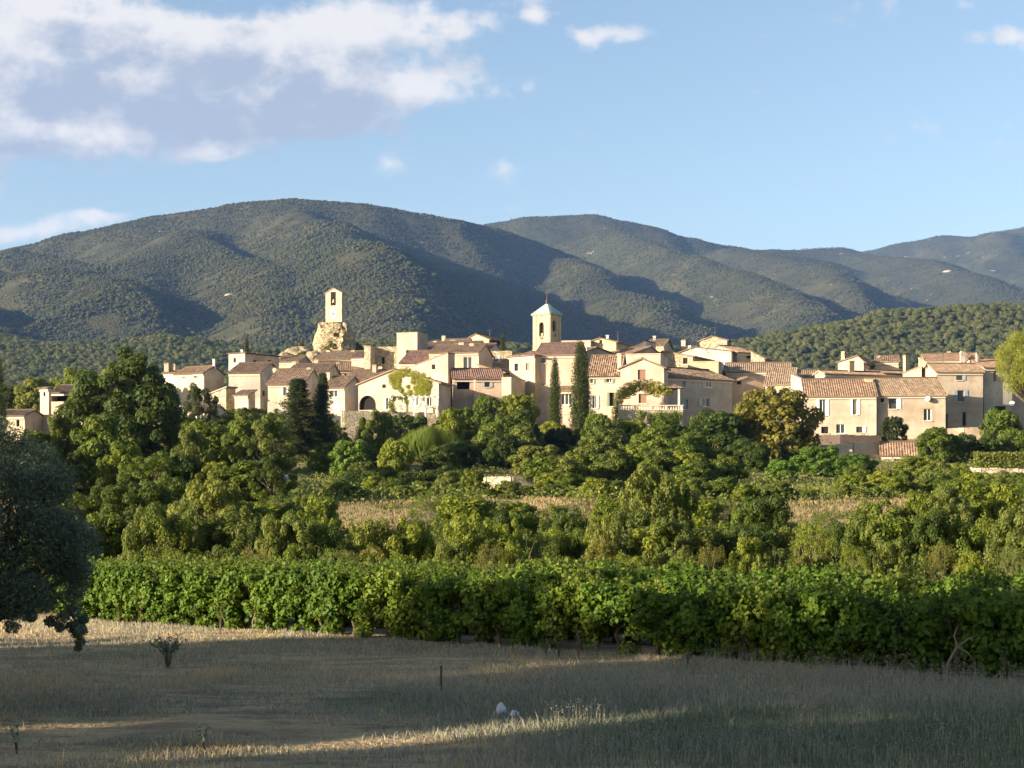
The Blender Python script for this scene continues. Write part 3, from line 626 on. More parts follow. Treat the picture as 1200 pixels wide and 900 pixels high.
H('brown roofed house behind the tips of the spired conifers', 336, 382, 230, 6, 437, 460, d=11, roof='x', pitch=.30, tiles='brown', wall='grey', wins=[('f', 352, 443, 3, 4, 'dark')], chims=[(345, 424, 4, .5, 'cream'), (371, 422, 4, .6, 'cream')])
H('white house with a wide two-pane window right of the spired conifers', 379, 404, 209, 14, 454, 480, d=8, roof='x', pitch=.42, tiles='brown', wall='white', wins=[('f', 391, 461, 9, 9, 'white')], chims=[(385, 437, 4, .4, 'cream')])
# ---- below the rock
H('long pale house under the castle rock with a low tiled roof', 368, 426, 262, 14, 421, 440, d=9, roof='x', pitch=.38, tiles='tan', wall='white', wins=[('f', 383, 429, 3, 4, 'dark'), ('f', 402, 429, 3, 4, 'dark')], chims=[(385, 411, 4, .5, 'white'), (414, 412, 4, .5, 'cream')])
H('low cream house with an old brown roof below the long pale house', 372, 432, 248, -8, 434, 455, d=8, roof='x', pitch=.4, tiles='brown', wall='cream', wins=[('f', 405, 440, 3, 5, 'arch')], chims=[(396, 425, 4, .4, 'white'), (386, 428, 4, .6, 'pink')])
H('small brown-roofed house with two chimneys left of the ivy gable', 404, 446, 222, 12, 447, 470, d=9, roof='x', pitch=.42, tiles='brown', wall='cream', wins=[('f', 413, 457, 3, 8, 'closed', 'grey')], chims=[(439, 428, 4.5, .4, 'cream'), (446, 430, 4.5, .7, 'cream')])
# ---- centre left
h11 = H('golden rubble-stone house with one pale framed window left of the tall flat-topped tower house', 434, 467, 240, 12, 407, 450, d=9, roof='flat', wall='stone', wins=[('f', 449, 422.5, 3.6, 8, 'dark')])
H('thin pale buttress block at the left corner of the golden rubble-stone house', 427, 434, 238.5, 14, 406, 445, d=3.5, roof='flat', wall='pale')
H('tall flat-topped beige tower house with an arched window near its foot', 465, 489, 238, 22, 390, 445, us=501, roof='flat', wall='beige', wins=[('f', 477.5, 414, 4, 8, 'arch')])
H('wide plum-brown roof stepping down right of the flat-topped tower house', 469, 520, 229, 12, 425, 450, d=11, roof='x', pitch=.40, tiles='plum', wall='cream')
H('upper plum-brown roofed house with white chimneys behind the tower house', 494, 556, 240, 10, 411, 440, d=13, roof='x', pitch=.30, tiles='plum', wall='brown', chims=[(498, 398, 3.4, .6, 'white', False), (510, 399, 3.4, .5, 'white', False), (536, 403, 7, .3, 'cream')])
H('cream house with a white framed terrace door in the middle of the village', 503, 561, 227, 13, 413, 450, d=9, roof='x', pitch=.34, tiles='brown', wall='cream', wins=[('f', 548, 427, 10, 18, 'white'), ('f', 528, 424, 3, 4, 'dark')], chims=[(541, 402, 6, .5, 'white'), (553, 403, 5, .4, 'pink')])
H('blunt beige block with a slanted top behind the ivy gable', 487, 525, 216, 24, 427, 460, us=533, roof='right', pitch=.30, tiles='brown', wall='beige', wins=[('f', 508, 430, 4, 6, 'dark')], oe=.05, og=.05)
ivyh = H('cream gable house with green-yellow ivy, a round window and a vaulted opening', 420, 514, 204, 16, 449, 482, us=528, roof='y', rf=.44, pitch=.36, dh2=.0, tiles='brown', wall='cream', wins=[('f', 425, 472, 20, 17, 'arch'), ('f', 455, 473, 5, 13, 'glass', 'white'), ('f', 450, 452.5, 4.2, 4.2, 'arch'), ('f', 487, 470, 6, 12, 'glass', 'grey'), ('f', 503, 471, 6, 11, 'white')])
H('low house with a brown roof and dark porch between the ivy gable and the church', 556, 590, 212, -6, 444, 470, d=9, roof='x', pitch=.36, tiles='plum', wall='pink', wins=[('f', 571, 450.5, 6, 6, 'grey', 'grey')])
H('dark timber porch wing left of the low brown-roofed house', 531, 557, 213, -4, 444, 470, d=9, roof='x', pitch=.36, tiles='plum', wall='brown', wins=[('f', 543, 451, 15, 10, 'deep')])
H('narrow lit pale house wedged against the left wall of the church', 588, 599, 209, 20, 443, 470, d=6, roof='flat', wall='cream')
H('lit gable house with an open loggia, highest roof in the middle of the village', 543, 573, 262, 32, 398, 425, us=590, roof='y', pitch=.38, rf=.5, tiles='brown', wall='ochre', wins=[('f', 552, 403, 3, 4, 'dark'), ('r', 581, 401, 11, 7, 'deep')], ants=[(574, 386)])
H('low pale house with stubby chimneys left of the loggia gable', 516, 545, 256, 12, 405, 425, d=8, roof='x', pitch=.34, tiles='tan', wall='cream', chims=[(520, 394, 4, .5, 'cream'), (531, 399, 6, .3, 'white')], wins=[('f', 536, 409, 4, 5, 'dark')])
H('small white-walled house with a brown door below the loggia gable', 536, 574, 246, 16, 409, 430, d=7, roof='x', pitch=.3, tiles='plum', wall='white', wins=[('f', 546, 414, 4, 5, 'closed', 'brown'), ('f', 563, 415, 4, 4, 'white')])
H('rubble-stone wall house left of the church with slanting tiled annex', 558, 600, 236, 14, 412, 445, d=8, roof='flat', wall='stone', wins=[('f', 581, 421, 5, 7, 'glass', 'white')])
H('stepped tiled lean-to in front of the rubble-stone wall house', 561, 590, 224, 12, 428, 450, d=7, roof='right', pitch=-.30, tiles='brown', wall='stone')
# ---- church
church = H('cream and pink church with a plum tiled roof and a polygonal end', 627, 676, 214, 9, 416, 485, d=15, roof='x', pitch=.30, tiles='plum', wall='pink', name='church', cat='church', group='church and towers', wins=[('f', 636, 421.5, 6, 8, 'grey'), ('f', 663, 466, 16, 15, 'white'), ('f', 636, 450.5, 8, .8, 'dark')])
H(None, 597, 627, 214, 44, 416, 470, d=11, roof='hip', pitch=.30, tiles='plum', wall='ochre', into=church)
H(None, 653, 678, 211, 9, 458, 490, d=4, roof='back', pitch=.25, tiles='red', wall='pink', into=church, wins=[('f', 664, 467, 13, 15, 'white')])
# ---- centre right, front row
v23 = H('pink house with green and grey shutters right of the tall cypresses', 690, 727, 206, 10, 440, 500, d=10, roof='x', pitch=.62, tiles='red', wall='pink', wins=[('f', 714, 444.8, 6, 7, 'glass', 'green'), ('f', 697, 471, 5, 15, 'glass', 'grey'), ('f', 717, 468, 5, 16, 'dark', 'green'), ('f', 694, 446, 3, 6, 'glass', 'green')], chims=[(725, 414, 4.5, .5, 'pink', False)])
v24 = H('pale pink gable house with a vine-hung balustrade terrace', 727, 778, 203, 14, 431, 508, us=783, roof='y', pitch=.40, rf=.5, tiles='brown', wall='pink', wins=[('f', 752, 439, 9, 12, 'closed', 'brown'), ('f', 753, 467, 9, 11, 'closed', 'brown')], chims=[(726, 413, 4.5, .4, 'pink', False)])
H('flat pink block rising behind the balustrade gable house', 729, 774, 214, 12, 415, 440, us=783, roof='flat', wall='pink')
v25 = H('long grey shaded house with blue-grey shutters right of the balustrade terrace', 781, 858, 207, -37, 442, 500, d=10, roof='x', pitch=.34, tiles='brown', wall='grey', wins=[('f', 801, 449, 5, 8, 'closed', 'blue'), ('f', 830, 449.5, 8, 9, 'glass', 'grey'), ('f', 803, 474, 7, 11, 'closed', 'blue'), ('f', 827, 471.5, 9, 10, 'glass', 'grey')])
# ---- centre right, behind
H('brown gable house with one pale window behind the tallest cypress', 684, 722, 226, -34, 414, 440, d=11, roof='y', pitch=.36, rf=.4, tiles='brown', wall='brown', wins=[('f', 689, 409, 3, 5, 'closed', 'white')])
H('lit ochre gable peeping over the brown gable house', 686, 722, 250, 24, 401, 425, us=748, roof='y', pitch=.26, rf=.48, tiles='brown', wall='ochre', wins=[('f', 704, 400.5, 3, 4.5, 'dark')], ants=[(724, 388)], chims=[(712, 392, 3, .5, 'white', False)])
H('bright white wedge-shaped wall right of the ochre gable', 733, 757, 240, 24, 408, 425, d=5, roof='right', pitch=.32, tiles='brown', wall='white', oe=.05, og=.05)
H('wide brown roofed house behind the flat pink block', 738, 776, 232, -28, 416, 440, d=14, roof='y', pitch=.34, rf=.65, tiles='brown', wall='brown')
H('large ochre stone gable with a shaded right side, behind the long grey house', 758, 812, 234, 26, 418, 440, us=843, roof='y', pitch=.33, rf=.35, tiles='brown', wall='stone', wins=[('f', 803, 423, 5, 7, 'dark')], ants=[(767, 396)])
H('bright white gable house with two small windows, below the stone hilltop house', 797, 857, 250, 16, 412, 440, us=867, roof='y', pitch=.34, rf=.28, tiles='brown', wall='white', wins=[('f', 827, 409.5, 3.5, 6, 'glass'), ('f', 808, 407, 3, 4, 'glass'), ('f', 837, 412, 5, 8, 'closed', 'grey')], chims=[(801, 399, 5, .5, 'pink')])
H('stone hilltop house with a spindly tree on top, right of centre', 820, 852, 262, 24, 399, 425, us=857, roof='y', pitch=.34, rf=.45, tiles='brown', wall='stone', ants=[(838, 383)])
H('low ochre block with a white side door behind the grey shuttered roof', 806, 842, 224, 14, 424, 440, us=853, roof='flat', wall='ochre', wins=[('r', 847, 429, 5, 11, 'door', 'white')])
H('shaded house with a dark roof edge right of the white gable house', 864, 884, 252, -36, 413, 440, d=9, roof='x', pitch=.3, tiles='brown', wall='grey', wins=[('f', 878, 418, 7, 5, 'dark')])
H('pale stone stump wall with a curved shoulder right of the shaded dark-roofed house', 880, 896, 246, 20, 420, 440, us=915, roof='left', pitch=.5, tiles='tan', wall='pale', chims=[(884, 414, 5, .2, 'pale', False)], wins=[('f', 886, 428, 3, 4, 'dark')])
H('long low orange-tan roof behind the golden round tree', 850, 926, 228, 10, 435, 455, d=9, roof='x', pitch=.34, tiles='tan', wall='pink')
H('low roof with a brown ridge just above the golden round tree', 858, 895, 216, -14, 449, 470, d=9, roof='y', pitch=.32, rf=.5, tiles='tan', wall='brown', wins=[('f', 866, 448, 5, 5, 'deep')])
H('white sloping wall house between the golden tree and the pink shuttered house', 892, 931, 222, 18, 449, 465, us=936, roof='right', pitch=.40, tiles='tan', wall='white', oe=.05, og=.05)
H('small lean-to roof left of the pink shuttered house', 897, 930, 214, 14, 451, 470, d=6, roof='back', pitch=.45, tiles='tan', wall='cream')
H('tall narrow white wall at the left corner of the pink shuttered house', 927, 944, 207, 16, 446, 490, d=6, roof='left', pitch=.45, tiles='tan', wall='white', oe=.08, og=.05)
# ---- right group
h36 = H('bright pink house with two white-shuttered tall windows and a red tiled roof', 943, 1027, 200, 8, 464, 515, d=11, roof='x', pitch=.46, tiles='red', wall='pink', wins=[('f', 964, 477, 7, 20, 'glass', 'white'), ('f', 1002, 476.5, 5, 19, 'glass', 'white'), ('f', 966.5, 504, 8, 8, 'dark', None), ('f', 985, 502.5, 10, 11, 'white'), ('f', 1007, 503.5, 7, 7, 'one', 'white')])
h37 = H('beige house with dark open window and grey dish, joined to the pink shuttered house', 1027, 1108, 200.4, 3, 463, 515, d=11, roof='x', pitch=.46, tiles='tan', wall='beige', wins=[('f', 1034, 468, 4, 7, 'dark'), ('f', 1046, 471.5, 9, 15, 'one', 'white'), ('f', 1087, 486, 9, 14, 'white')], chims=[(1018, 443, 9, .35, 'ochre', False)])
h37.dish('f', 1086, 467.5, 3.2)
h38 = H('tall beige house with a sunlit left gable and a broad diagonal eave shadow', 1097, 1152, 210, -4, 436, 510, d=6.5, roof='x', pitch=.40, tiles='tan', wall='beige', wins=[('f', 1124, 441, 7, 9, 'one', 'grey'), ('f', 1126, 464, 8, 13, 'blue', 'blue'), ('f', 1130, 491, 4, 16, 'dark')], chims=[(1079, 418, 4, .5, 'cream', False), (1128, 414, 5, .7, 'white'), (1140, 417, 6, .8, 'pink')], ants=[(1105, 407), (1143, 411)])
H('boxy porch annex at the foot of the tall beige house', 1111, 1127, 206.5, -4, 486, 512, d=3, roof='flat', wall='beige')
h39 = H('narrow grey-beige house with a small balcony and a slit window at the right end', 1153, 1186, 211.5, -9, 431, 508, d=9, roof='x', pitch=.34, tiles='red', wall='grey', wins=[('f', 1166, 440.5, 4, 13, 'closed', 'brown'), ('f', 1172, 480, 14, 8, 'dark'), ('f', 1172, 492, 12, 12, 'deep')], chims=[(1128, 412, 5, .8, 'white'), (1146, 413, 5, .3, 'pink')])
h39.dish('f', 1184, 473, 3)
H('grey house with an arched dark doorway at the right edge, partly behind the pine', 1184, 1226, 216, -14, 446, 505, d=9, roof='x', pitch=.34, tiles='tan', wall='beige', wins=[('f', 1196, 459, 7, 12, 'arch')])
h35 = H('pale stone house with a wide tan roof and stout chimney behind the pink shuttered house', 966, 1036, 216, -22, 438, 470, us=955, roof='x', pitch=.34, tiles='tan', wall='pale', wins=[('f', 1010, 441, 3, 3, 'dark')], chims=[(997, 422, 7, .45, 'ochre', False)])
H('brown roofed house with a lit cream gable left of the tall beige house', 1022, 1062, 222, -26, 437, 460, us=1012, roof='x', pitch=.34, tiles='brown', wall='cream', chims=[(1062, 417, 6, .6, 'ochre')])
H('cream gable wall joined to the left of the tall beige house', 1058, 1080, 214, 18, 438, 460, d=7, roof='right', pitch=.40, tiles='tan', wall='cream', oe=.08, og=.05)
H('small cream house with a slanted roof behind the wide tan roof', 982, 1012, 244, 24, 424, 445, us=1024, roof='y', pitch=.3, rf=.75, tiles='tan', wall='cream', chims=[(988, 411, 4, .5, 'pale', False)])
H('tiny beige house with a flat brown roof on the skyline left of the antennas', 1026, 1053, 248, 14, 424, 440, d=8, roof='x', pitch=.3, tiles='brown', wall='beige', wins=[('f', 1034, 427, 3, 3, 'dark')], chims=[(1030, 419, 3, .4, 'cream')])
H('slim pale tower stub with a pointed cap on the skyline behind the wide tan roof', 989, 992.5, 250, 20, 414, 440, d=1.2, roof='hip', pitch=1.2, tiles='tan', wall='pale', cornice=False, oe=.1)
H('low roof behind the tall narrow white wall', 925, 968, 226, 8, 442, 460, d=8, roof='x', pitch=.3, tiles='tan', wall='cream')
h43 = H('small garden shed with a tiled roof and dark doorway below the beige house', 1033, 1079, 176, 12, 534, 548, d=5, roof='x', pitch=.62, tiles='red', wall='cream', name='shed', cat='shed', group=None, wins=[('f', 1066, 539, 6, 9, 'dark'), ('f', 1050, 538, 4, 5, 'dark')], oe=.25)

H('long low red-tiled roof on the skyline behind the tall beige house', 1084, 1150, 240, 10, 422, 445, d=9, roof='x', pitch=.3, tiles='red', wall='cream', chims=[(1112, 412, 4, .6, 'pale')], ants=[(1120, 404)])
H('flat pink parapet house showing behind the church roof', 641, 692, 250, 12, 399.5, 425, d=7, roof='flat', wall='pink')
H('small ochre house on the skyline right of the white wedge-shaped wall', 757, 778, 252, 18, 405, 425, d=7, roof='x', pitch=.34, tiles='brown', wall='ochre', chims=[(767, 393, 3, .5, 'white', False)])
H('little pink house squeezed between the castle rock houses and the stone house', 412, 428, 250, 16, 419, 440, d=7, roof='x', pitch=.35, tiles='plum', wall='pink')
H('low cream house under the left crags of the castle hill', 326, 350, 262, 12, 424, 445, d=7, roof='x', pitch=.34, tiles='tan', wall='cream')
# ---- church bell tower
bt = H('square church bell tower with arched belfry openings and a green copper pyramid cap', 625, 644.5, 232, 38, 366, 420, us=657, roof='hip', pitch=1.02, tiles='plum', wall='ochre', name='bell_tower', cat='bell tower', group='church and towers', cornice=False, wins=[('f', 634.5, 386, 5.5, 17, 'arch'), ('r', 649.5, 382, 4.5, 13, 'arch'), ('f', 633, 369, 1.6, 2, 'dark')], oe=.25)
bt.roof.data.materials.clear(); bt.roof.data.materials.append(M_copper)
def tower_trim(h):
    w, d, z = h.w, h.d, h.h; b = MB()
    b.box(-.22, w+.22, -.22, d+.22, z-.34, z-.06); b.box(-.10, w+.10, -.10, -.003, z-5.9, z-5.7); b.box(w+.003, w+.10, 0, d, z-5.9, z-5.7)
    for x0, x1 in ((0, .55), (w-.55, w)): b.box(x0, x1, -.12, -.003, z-5.65, z-.4)
    for y0, y1 in ((0, .55), (d-.55, d)): b.box(w+.003, w+.12, y0, y1, z-5.65, z-.4)
    h.add(b.build('stone_trim', W['ochre'])); zt = z+1.02*(min(w, d)/2+.25)
    b = MB(); b.lathe([(.12, 0), (.2, .25), (.24, .45), (.12, .7), (.05, .8)], 10, (w/2, d/2, zt-.15)); b.tube([(w/2, d/2, zt+.6), (w/2, d/2, zt+2.1)], [.07, .05], 6); b.tube([(w/2-.4, d/2, zt+1.6), (w/2+.4, d/2, zt+1.6)], [.05, .05], 6)
    h.add(b.build('cross', M_iron))
    prof = [(.16, 1.0), (.3, .95), (.36, .6), (.45, .25), (.56, 0)]
    for c in ((w*.5, .35, z-4.1), (w-.35, d*.5, z-3.7)):
        b = MB(); b.lathe(prof[::-1], 12, c); h.add(b.build('bell', M_bell, None, True))
tower_trim(bt)
# ---- clock tower on the castle rock
ct = H('tall cream clock tower with a bell arch under its gable, on the castle rock', 381.5, 400.5, 290, 14, 343.5, 380, us=404, roof='y', pitch=.55, tiles='tan', wall='cream', name='clock_tower', cat='clock tower', group='church and towers', oe=.15, og=.1, down=True, wins=[('f', 390.5, 350, 6, 16, 'arch')])
M_clock = m_plain('clock_enamel', (.30, .35, .44), .5)
def clock(h):
    q, z, Yq = h.hit('f', 390.8, 368); r = .78; n = 24; pt = h.F['f']; b = MB()
    b.poly([pt(q+r*math.cos(i*2*math.pi/n), z+r*math.sin(i*2*math.pi/n), .05) for i in range(n)])
    for i in range(n):
        a0, a1 = i*2*math.pi/n, (i+1)*2*math.pi/n; b.poly([pt(q+r*math.cos(a0), z+r*math.sin(a0), .0), pt(q+r*math.cos(a1), z+r*math.sin(a1), .0), pt(q+r*math.cos(a1), z+r*math.sin(a1), .05), pt(q+r*math.cos(a0), z+r*math.sin(a0), .05)])
    f = h.add(b.build('clock_face', M_clock)); b = MB()
    for i in range(12):
        a = i*math.pi/6; c, s_ = math.cos(a), math.sin(a); i0, i1, t = .58, .72, .04
        b.poly([pt(q+c*i0-s_*t, z+s_*i0+c*t, .056), pt(q+c*i1-s_*t, z+s_*i1+c*t, .056), pt(q+c*i1+s_*t, z+s_*i1-c*t, .056), pt(q+c*i0+s_*t, z+s_*i0-c*t, .056)])
    b.build('hour_marks', M_iron, f)
    for a, l, t, o in ((math.radians(35), .50, .13, .062), (math.radians(168), .66, .11, .068)):
        c, s_ = math.cos(a), math.sin(a); b = MB(); b.poly([pt(q-c*.1-s_*t, z-s_*.1+c*t, o), pt(q+c*l, z+s_*l, o), pt(q-c*.1+s_*t, z-s_*.1-c*t, o)]); b.build('hand', M_iron, f)
    b = MB(); zb = h.hit('f', 391, 360.5)[1]; b.box(-.06, h.w+.06, -.07, -.003, zb-.1, zb+.06); b.box(h.w+.003, h.w+.07, 0, h.d, zb-.1, zb+.06); h.add(b.build('string_course', M_sill))
    b = MB(); b.lathe([(.42, 0), (.34, .3), (.27, .62), (.2, .85), (.1, .95)], 12, (h.hit('f', 391, 352)[0], .22, h.hit('f', 391, 353)[1]-.3)); h.add(b.build('bell', M_bell, None, True))
clock(ct)
# ---- castle rock: masonry bastion grown out of the cliff
def bastion():
    Y = 289; cx = (K(369)+K(410))/2*Y+.1; rx = (K(412)-K(367))/2*Y*1.04; zt, zb = ZV(377.5, Y), ZV(416, Y); n = 72; rows = 26; V = []
    for j in range(rows+1):
        t = j/rows; z = zb+(zt-zb)*t
        for i in range(n):
            a = i*2*math.pi/n; k = 1+.17*float(fbm(math.cos(a)*3.5+t*4, math.sin(a)*3.5-t*6, 4, 3)); shape = 1-.03*t-.16*max(0, t-.7)/.3
            bite = 1-.10*max(0, t-.72)/.28*(.5+.5*math.cos(a-.2))
            V.append((cx+rx*math.copysign(abs(math.cos(a))**.65, math.cos(a))*shape*k*bite, Y+4.2+5.0*math.copysign(abs(math.sin(a))**.65, math.sin(a))*shape*k, z+.25*float(fbm(a*3, t*5, 2, 8))))
    f = [(j*n+i, j*n+(i+1) % n, (j+1)*n+(i+1) % n, (j+1)*n+i) for j in range(rows) for i in range(n)]
    V.append((cx, Y+4.2, zt+.2)); top = [(rows*n+i, rows*n+(i+1) % n, len(V)-1) for i in range(n)]
    me = bpy.data.meshes.new('masonry'); me.from_pydata(V, [], f+top); me.materials.append(M_bast)
    r = empty('castle_ruin', (cx, Y+4, zb), 0, 'rugged golden stone bastion under the clock tower', 'castle ruin', 'church and towers'); o = link('masonry', me, r); o.location = (-cx, -Y-4, -zb)
    b = MB(); zz = ZV(393, Y); xx = K(393.5)*Y
    b.box(xx-.35, xx+.35, Y-.5, Y+1.0, zz-.45, zz+.45); o2 = b.build('window', M_dark, r); o2.location = (-cx, -Y-4, -zb)
M_bast = m_stone('bastion_stone', (.34, .27, .16), 1.3, (.50, .415, .27)); bastion()
def crag(lab, u, v, w, h, Y, seed, dep=1.2, mat=None):
    s = w/F*Y/2; o = link('rock', boulder_mesh('rock', seed, mat or M_rock, 1.0, 4, .5), loc=(K(u)*Y, Y, ZV(v, Y))); o.scale = (s, s*dep, h/F*Y/2); tag(o, lab, 'rock', 'rocks of the castle hill')
crag('broad pale crag on the slope left of the castle bastion', 352, 417, 30, 24, 283, 11)
crag('lower cracked crag between the castle bastion and the houses', 368, 421, 24, 20, 279, 12)
crag('small crag at the left end of the castle slope', 334, 421, 20, 14, 281, 13)
# ---- walls, terrace, balustrade
def wall_run(name, lab, cat, pts, vt, mat, thick=.5, grp=None, vb=None):
    """a wall along (u, Y) points; top at image rows vt"""
    b = MB(); Ps = [(K(u)*Y, Y) for u, Y in pts]; zt = [ZV(v, p[1]) for v, p in zip(vt, Ps)]
    for (p, q, za, zb) in zip(Ps[:-1], Ps[1:], zt[:-1], zt[1:]):
        n = max(1, int(math.hypot(q[0]-p[0], q[1]-p[1])/.8)); d = Vector((q[0]-p[0], q[1]-p[1], 0)).normalized(); nn = Vector((-d.y, d.x, 0))*thick/2
        for i in range(n):
            a = [p[k]+(q[k]-p[k])*i/n for k in (0, 1)]; c = [p[k]+(q[k]-p[k])*(i+1)/n for k in (0, 1)]
            z0, z1 = min(gz(*a), gz(*c))-.5, za+(zb-za)*(i+.5)/n+random.uniform(-.07, .05)
            A, C = Vector((*a, 0)), Vector((*c, 0)); P = [A-nn, C-nn, C+nn, A+nn]; lo = [(q_.x, q_.y, z0) for q_ in P]; hi = [(q_.x, q_.y, z1) for q_ in P]
            for k in range(4): b.poly([lo[k], lo[(k+1) % 4], hi[(k+1) % 4], hi[k]])
            b.poly(hi)
    o = b.build(name, mat); tag(o, lab, cat, grp); return o
wall_run('retaining_wall', 'lit stone retaining wall below the ivy gable house, with a square left corner', 'retaining wall', [(402, 206), (403, 198), (440, 199), (527, 201)], [482, 481, 482, 484], W['pale'], .6)
wall_run('retaining_wall', 'short low wall at the foot of the tall stone retaining wall', 'retaining wall', [(386, 190), (408, 188)], [516, 517], W['pale'], .5)
wall_run('garden_wall', 'long low tan wall with a worn rounded end standing among the middle shrubs', 'garden wall', [(563, 136), (572, 134), (600, 133), (634, 134)], [563, 558, 557.5, 560], W['pale'], .5)
wall_run('garden_wall', 'dark reddish hedge-topped parapet along the foot of the pink shuttered house', 'garden wall', [(950, 192), (985, 191), (1030, 192)], [510, 509.5, 510.5], m_stucco('maroon_render', (.085, .055, .05)), .5)
wall_run('garden_wall', 'low pale fence-like wall just left of the spired conifers', 'garden wall', [(314, 207), (346, 206)], [471, 472], W['grey'], .3)
wall_run('garden_wall', 'grey stone garden wall left of the tiled shed', 'garden wall', [(962, 180), (1000, 179), (1031, 180)], [522, 519, 519], W['grey'], .5)
wall_run('garden_wall', 'tan terrace wall under the tall beige house', 'garden wall', [(1100, 196), (1130, 195), (1190, 195)], [503, 501, 501], W['brown'], .5)
wall_run('garden_wall', 'low pale bank wall below the pale green hedge at the right edge', 'garden wall', [(1118, 150), (1150, 149), (1215, 149)], [548, 548, 549], W['pale'], .5)
def terrace(h):
    Y0 = 196; x0, x1 = K(725)*Y0, K(800)*Y0; zf, zr = ZV(481, Y0), ZV(474.5, Y0); ib = h.M.inverted()
    def put(b, nm, m, par=None):
        o = b.build(nm, m); o.parent = par or h.root
        if par is None: o.matrix_basis = ib
        return o
    b = MB(); b.box(x0, x1, Y0, Y0+9, gz(0, 200)-2, zf); t = put(b, 'terrace', W['pale'])
    b = MB(); b.box(x0-.1, x1+.1, Y0-.1, Y0+.25, zf+.004, zf+.12); b.box(x0-.1, x1+.1, Y0-.12, Y0+.27, zr-.14, zr); bl = put(b, 'balustrade', M_sill)
    n = 24
    for i in range(n+1):
        x = x0+.15+(x1-x0-.3)*i/n; b = MB(); hh = zr-zf-.27
        if i % 6 == 0: b.box(x-.16, x+.16, Y0-.08, Y0+.23, zf+.122, zr-.142)
        else: b.lathe([(.07, 0), (.11, .18*hh), (.12, .35*hh), (.06, .6*hh), (.05, .85*hh), (.09, hh)], 6, (x, Y0+.08, zf+.123))
        put(b, 'baluster', M_sill).parent = bl
        bl.children[-1].matrix_basis = Matrix.Identity(4)
    # porch: little roof on a round column
    xa, xb = K(783)*Y0, K(802)*Y0; b = MB(); z0, z1 = ZV(455, Y0+1), ZV(449, Y0+1); c = ((xa+xb)/2, Y0+2.4, z1)
    q = [(xa, Y0+.4, z0), (xb, Y0+.4, z0), (xb, Y0+5, z0), (xa, Y0+5, z0)]
    for i in range(4): b.poly([q[i], q[(i+1) % 4], c], [(0, 0), (6, 0), (3, 3)])
    b.poly(q[::-1]); put(b, 'porch_roof', R['brown'])
    b = MB(); b.lathe([(.26, 0), (.26, .15), (.19, .2), (.17, z0-zf-.35), (.24, z0-zf-.25), (.27, z0-zf)], 10, (K(797)*Y0, Y0+.9, zf)); put(b, 'column', M_sill)
terrace(v24)
def garden_lantern():
    Y = 184; x, z = K(758)*Y, ZV(503, Y); r = empty('garden_shrine', (x, Y, gz(x, Y)), 0, 'little stone shrine with a pointed cap below the balustrade terrace', 'garden shrine')
    b = MB(); g = gz(x, Y); b.box(-.35, .35, -.35, .35, -.3, z-g+.7); b.build('pillar', M_sill, r); b = MB(); b.lathe([(.62, 0), (.5, .15), (.2, .7), (.06, 1.0)], 8, (0, 0, z-g+.702)); b.build('cap', R['red'], r)
garden_lantern()
# ------------------------------------------------------------------ plants
def leaf_quads(c, n, size, asp, r, flop=.6):
    """diamond leaves at c with facing about n"""
    m = len(c); n = n+r.normal(size=(m, 3))*flop; n /= np.linalg.norm(n, axis=1)[:, None]+1e-9
    a = np.cross(n, r.normal(size=(m, 3))); a /= np.linalg.norm(a, axis=1)[:, None]+1e-9; b = np.cross(n, a)
    s = (size*r.uniform(.65, 1.3, m))[:, None]
    return np.stack([c-a*s, c-b*s*asp+a*s*.1, c+a*s, c+b*s*asp+a*s*.1], 1)
def clump_leaves(C, RC, per, size, asp, r, squash=.8, flop=.45, inner=.2):
    C = np.asarray(C); RC = np.asarray(RC); n = (per*np.clip((RC/RC.mean())**2, .4, 2.2)).astype(int); i = np.repeat(np.arange(len(C)), n); m = len(i)
    d = r.normal(size=(m, 3)); d /= np.linalg.norm(d, axis=1)[:, None]; rad = np.where(r.random(m) < inner, r.random(m), 1-.35*r.random(m)**1.6)
    off = d*(rad*RC[i])[:, None]; off[:, 2] *= squash
    nn = d+np.array([0, 0, .35]); cl = r.random(len(C))
    return leaf_quads(C[i]+off, nn, size, asp, r, flop), np.clip(.55*cl[i]+.5*r.random(m), 0, 1)
def leaves_mesh(name, Q, tint, mat):
    V = Q.reshape(-1, 3); return np_mesh(name, V, np.arange(len(V)).reshape(-1, 4), mat, False, {'tint': tint})
def envelope(r, n, R, z0, z1, power=.6, lean=0.0, top=.35, low=.35):
    """clump centres filling an uneven crown"""
    ph = np.arange(n)*2.39996+r.uniform(0, 6); t = (np.arange(n)+.5)/n; z = z0+(z1-z0)*t
    prof = np.where(t < .45, low+(1-low)*np.sin(t/.45*math.pi/2), top+(1-top)*np.cos((t-.45)/.55*math.pi/2)**.8)
    rad = R*prof*np.where(r.random(n) < .3, r.uniform(.1, .6, n), r.uniform(.66, .92, n))*(1+.28*np.sin(ph*1+r.uniform(0, 6))*r.random(n))
    return np.stack([rad*np.cos(ph)+lean*t, rad*np.sin(ph), z+r.normal(size=n)*.05*(z1-z0)], -1)
def limbs(mb, C, base, fork, r0, r, k=9, bend=.15):
    C = np.asarray(C); idx_ = r.permutation(len(C))[:k]; f = Vector((base[0], base[1], fork))
    mb.tube([(base[0], base[1], -.4), (base[0]+.04, base[1], fork*.5), f], [r0*1.25, r0, r0*.8], 8)
    for i in idx_:
        e = Vector(C[i]); m = f.lerp(e, .5)+Vector(r.normal(size=3)*bend*(e-f).length); m.z = max(m.z, .1)
        mb.tube([f-Vector((0, 0, .1)), m, e], [r0*.55, r0*.32, r0*.10], 5, False)
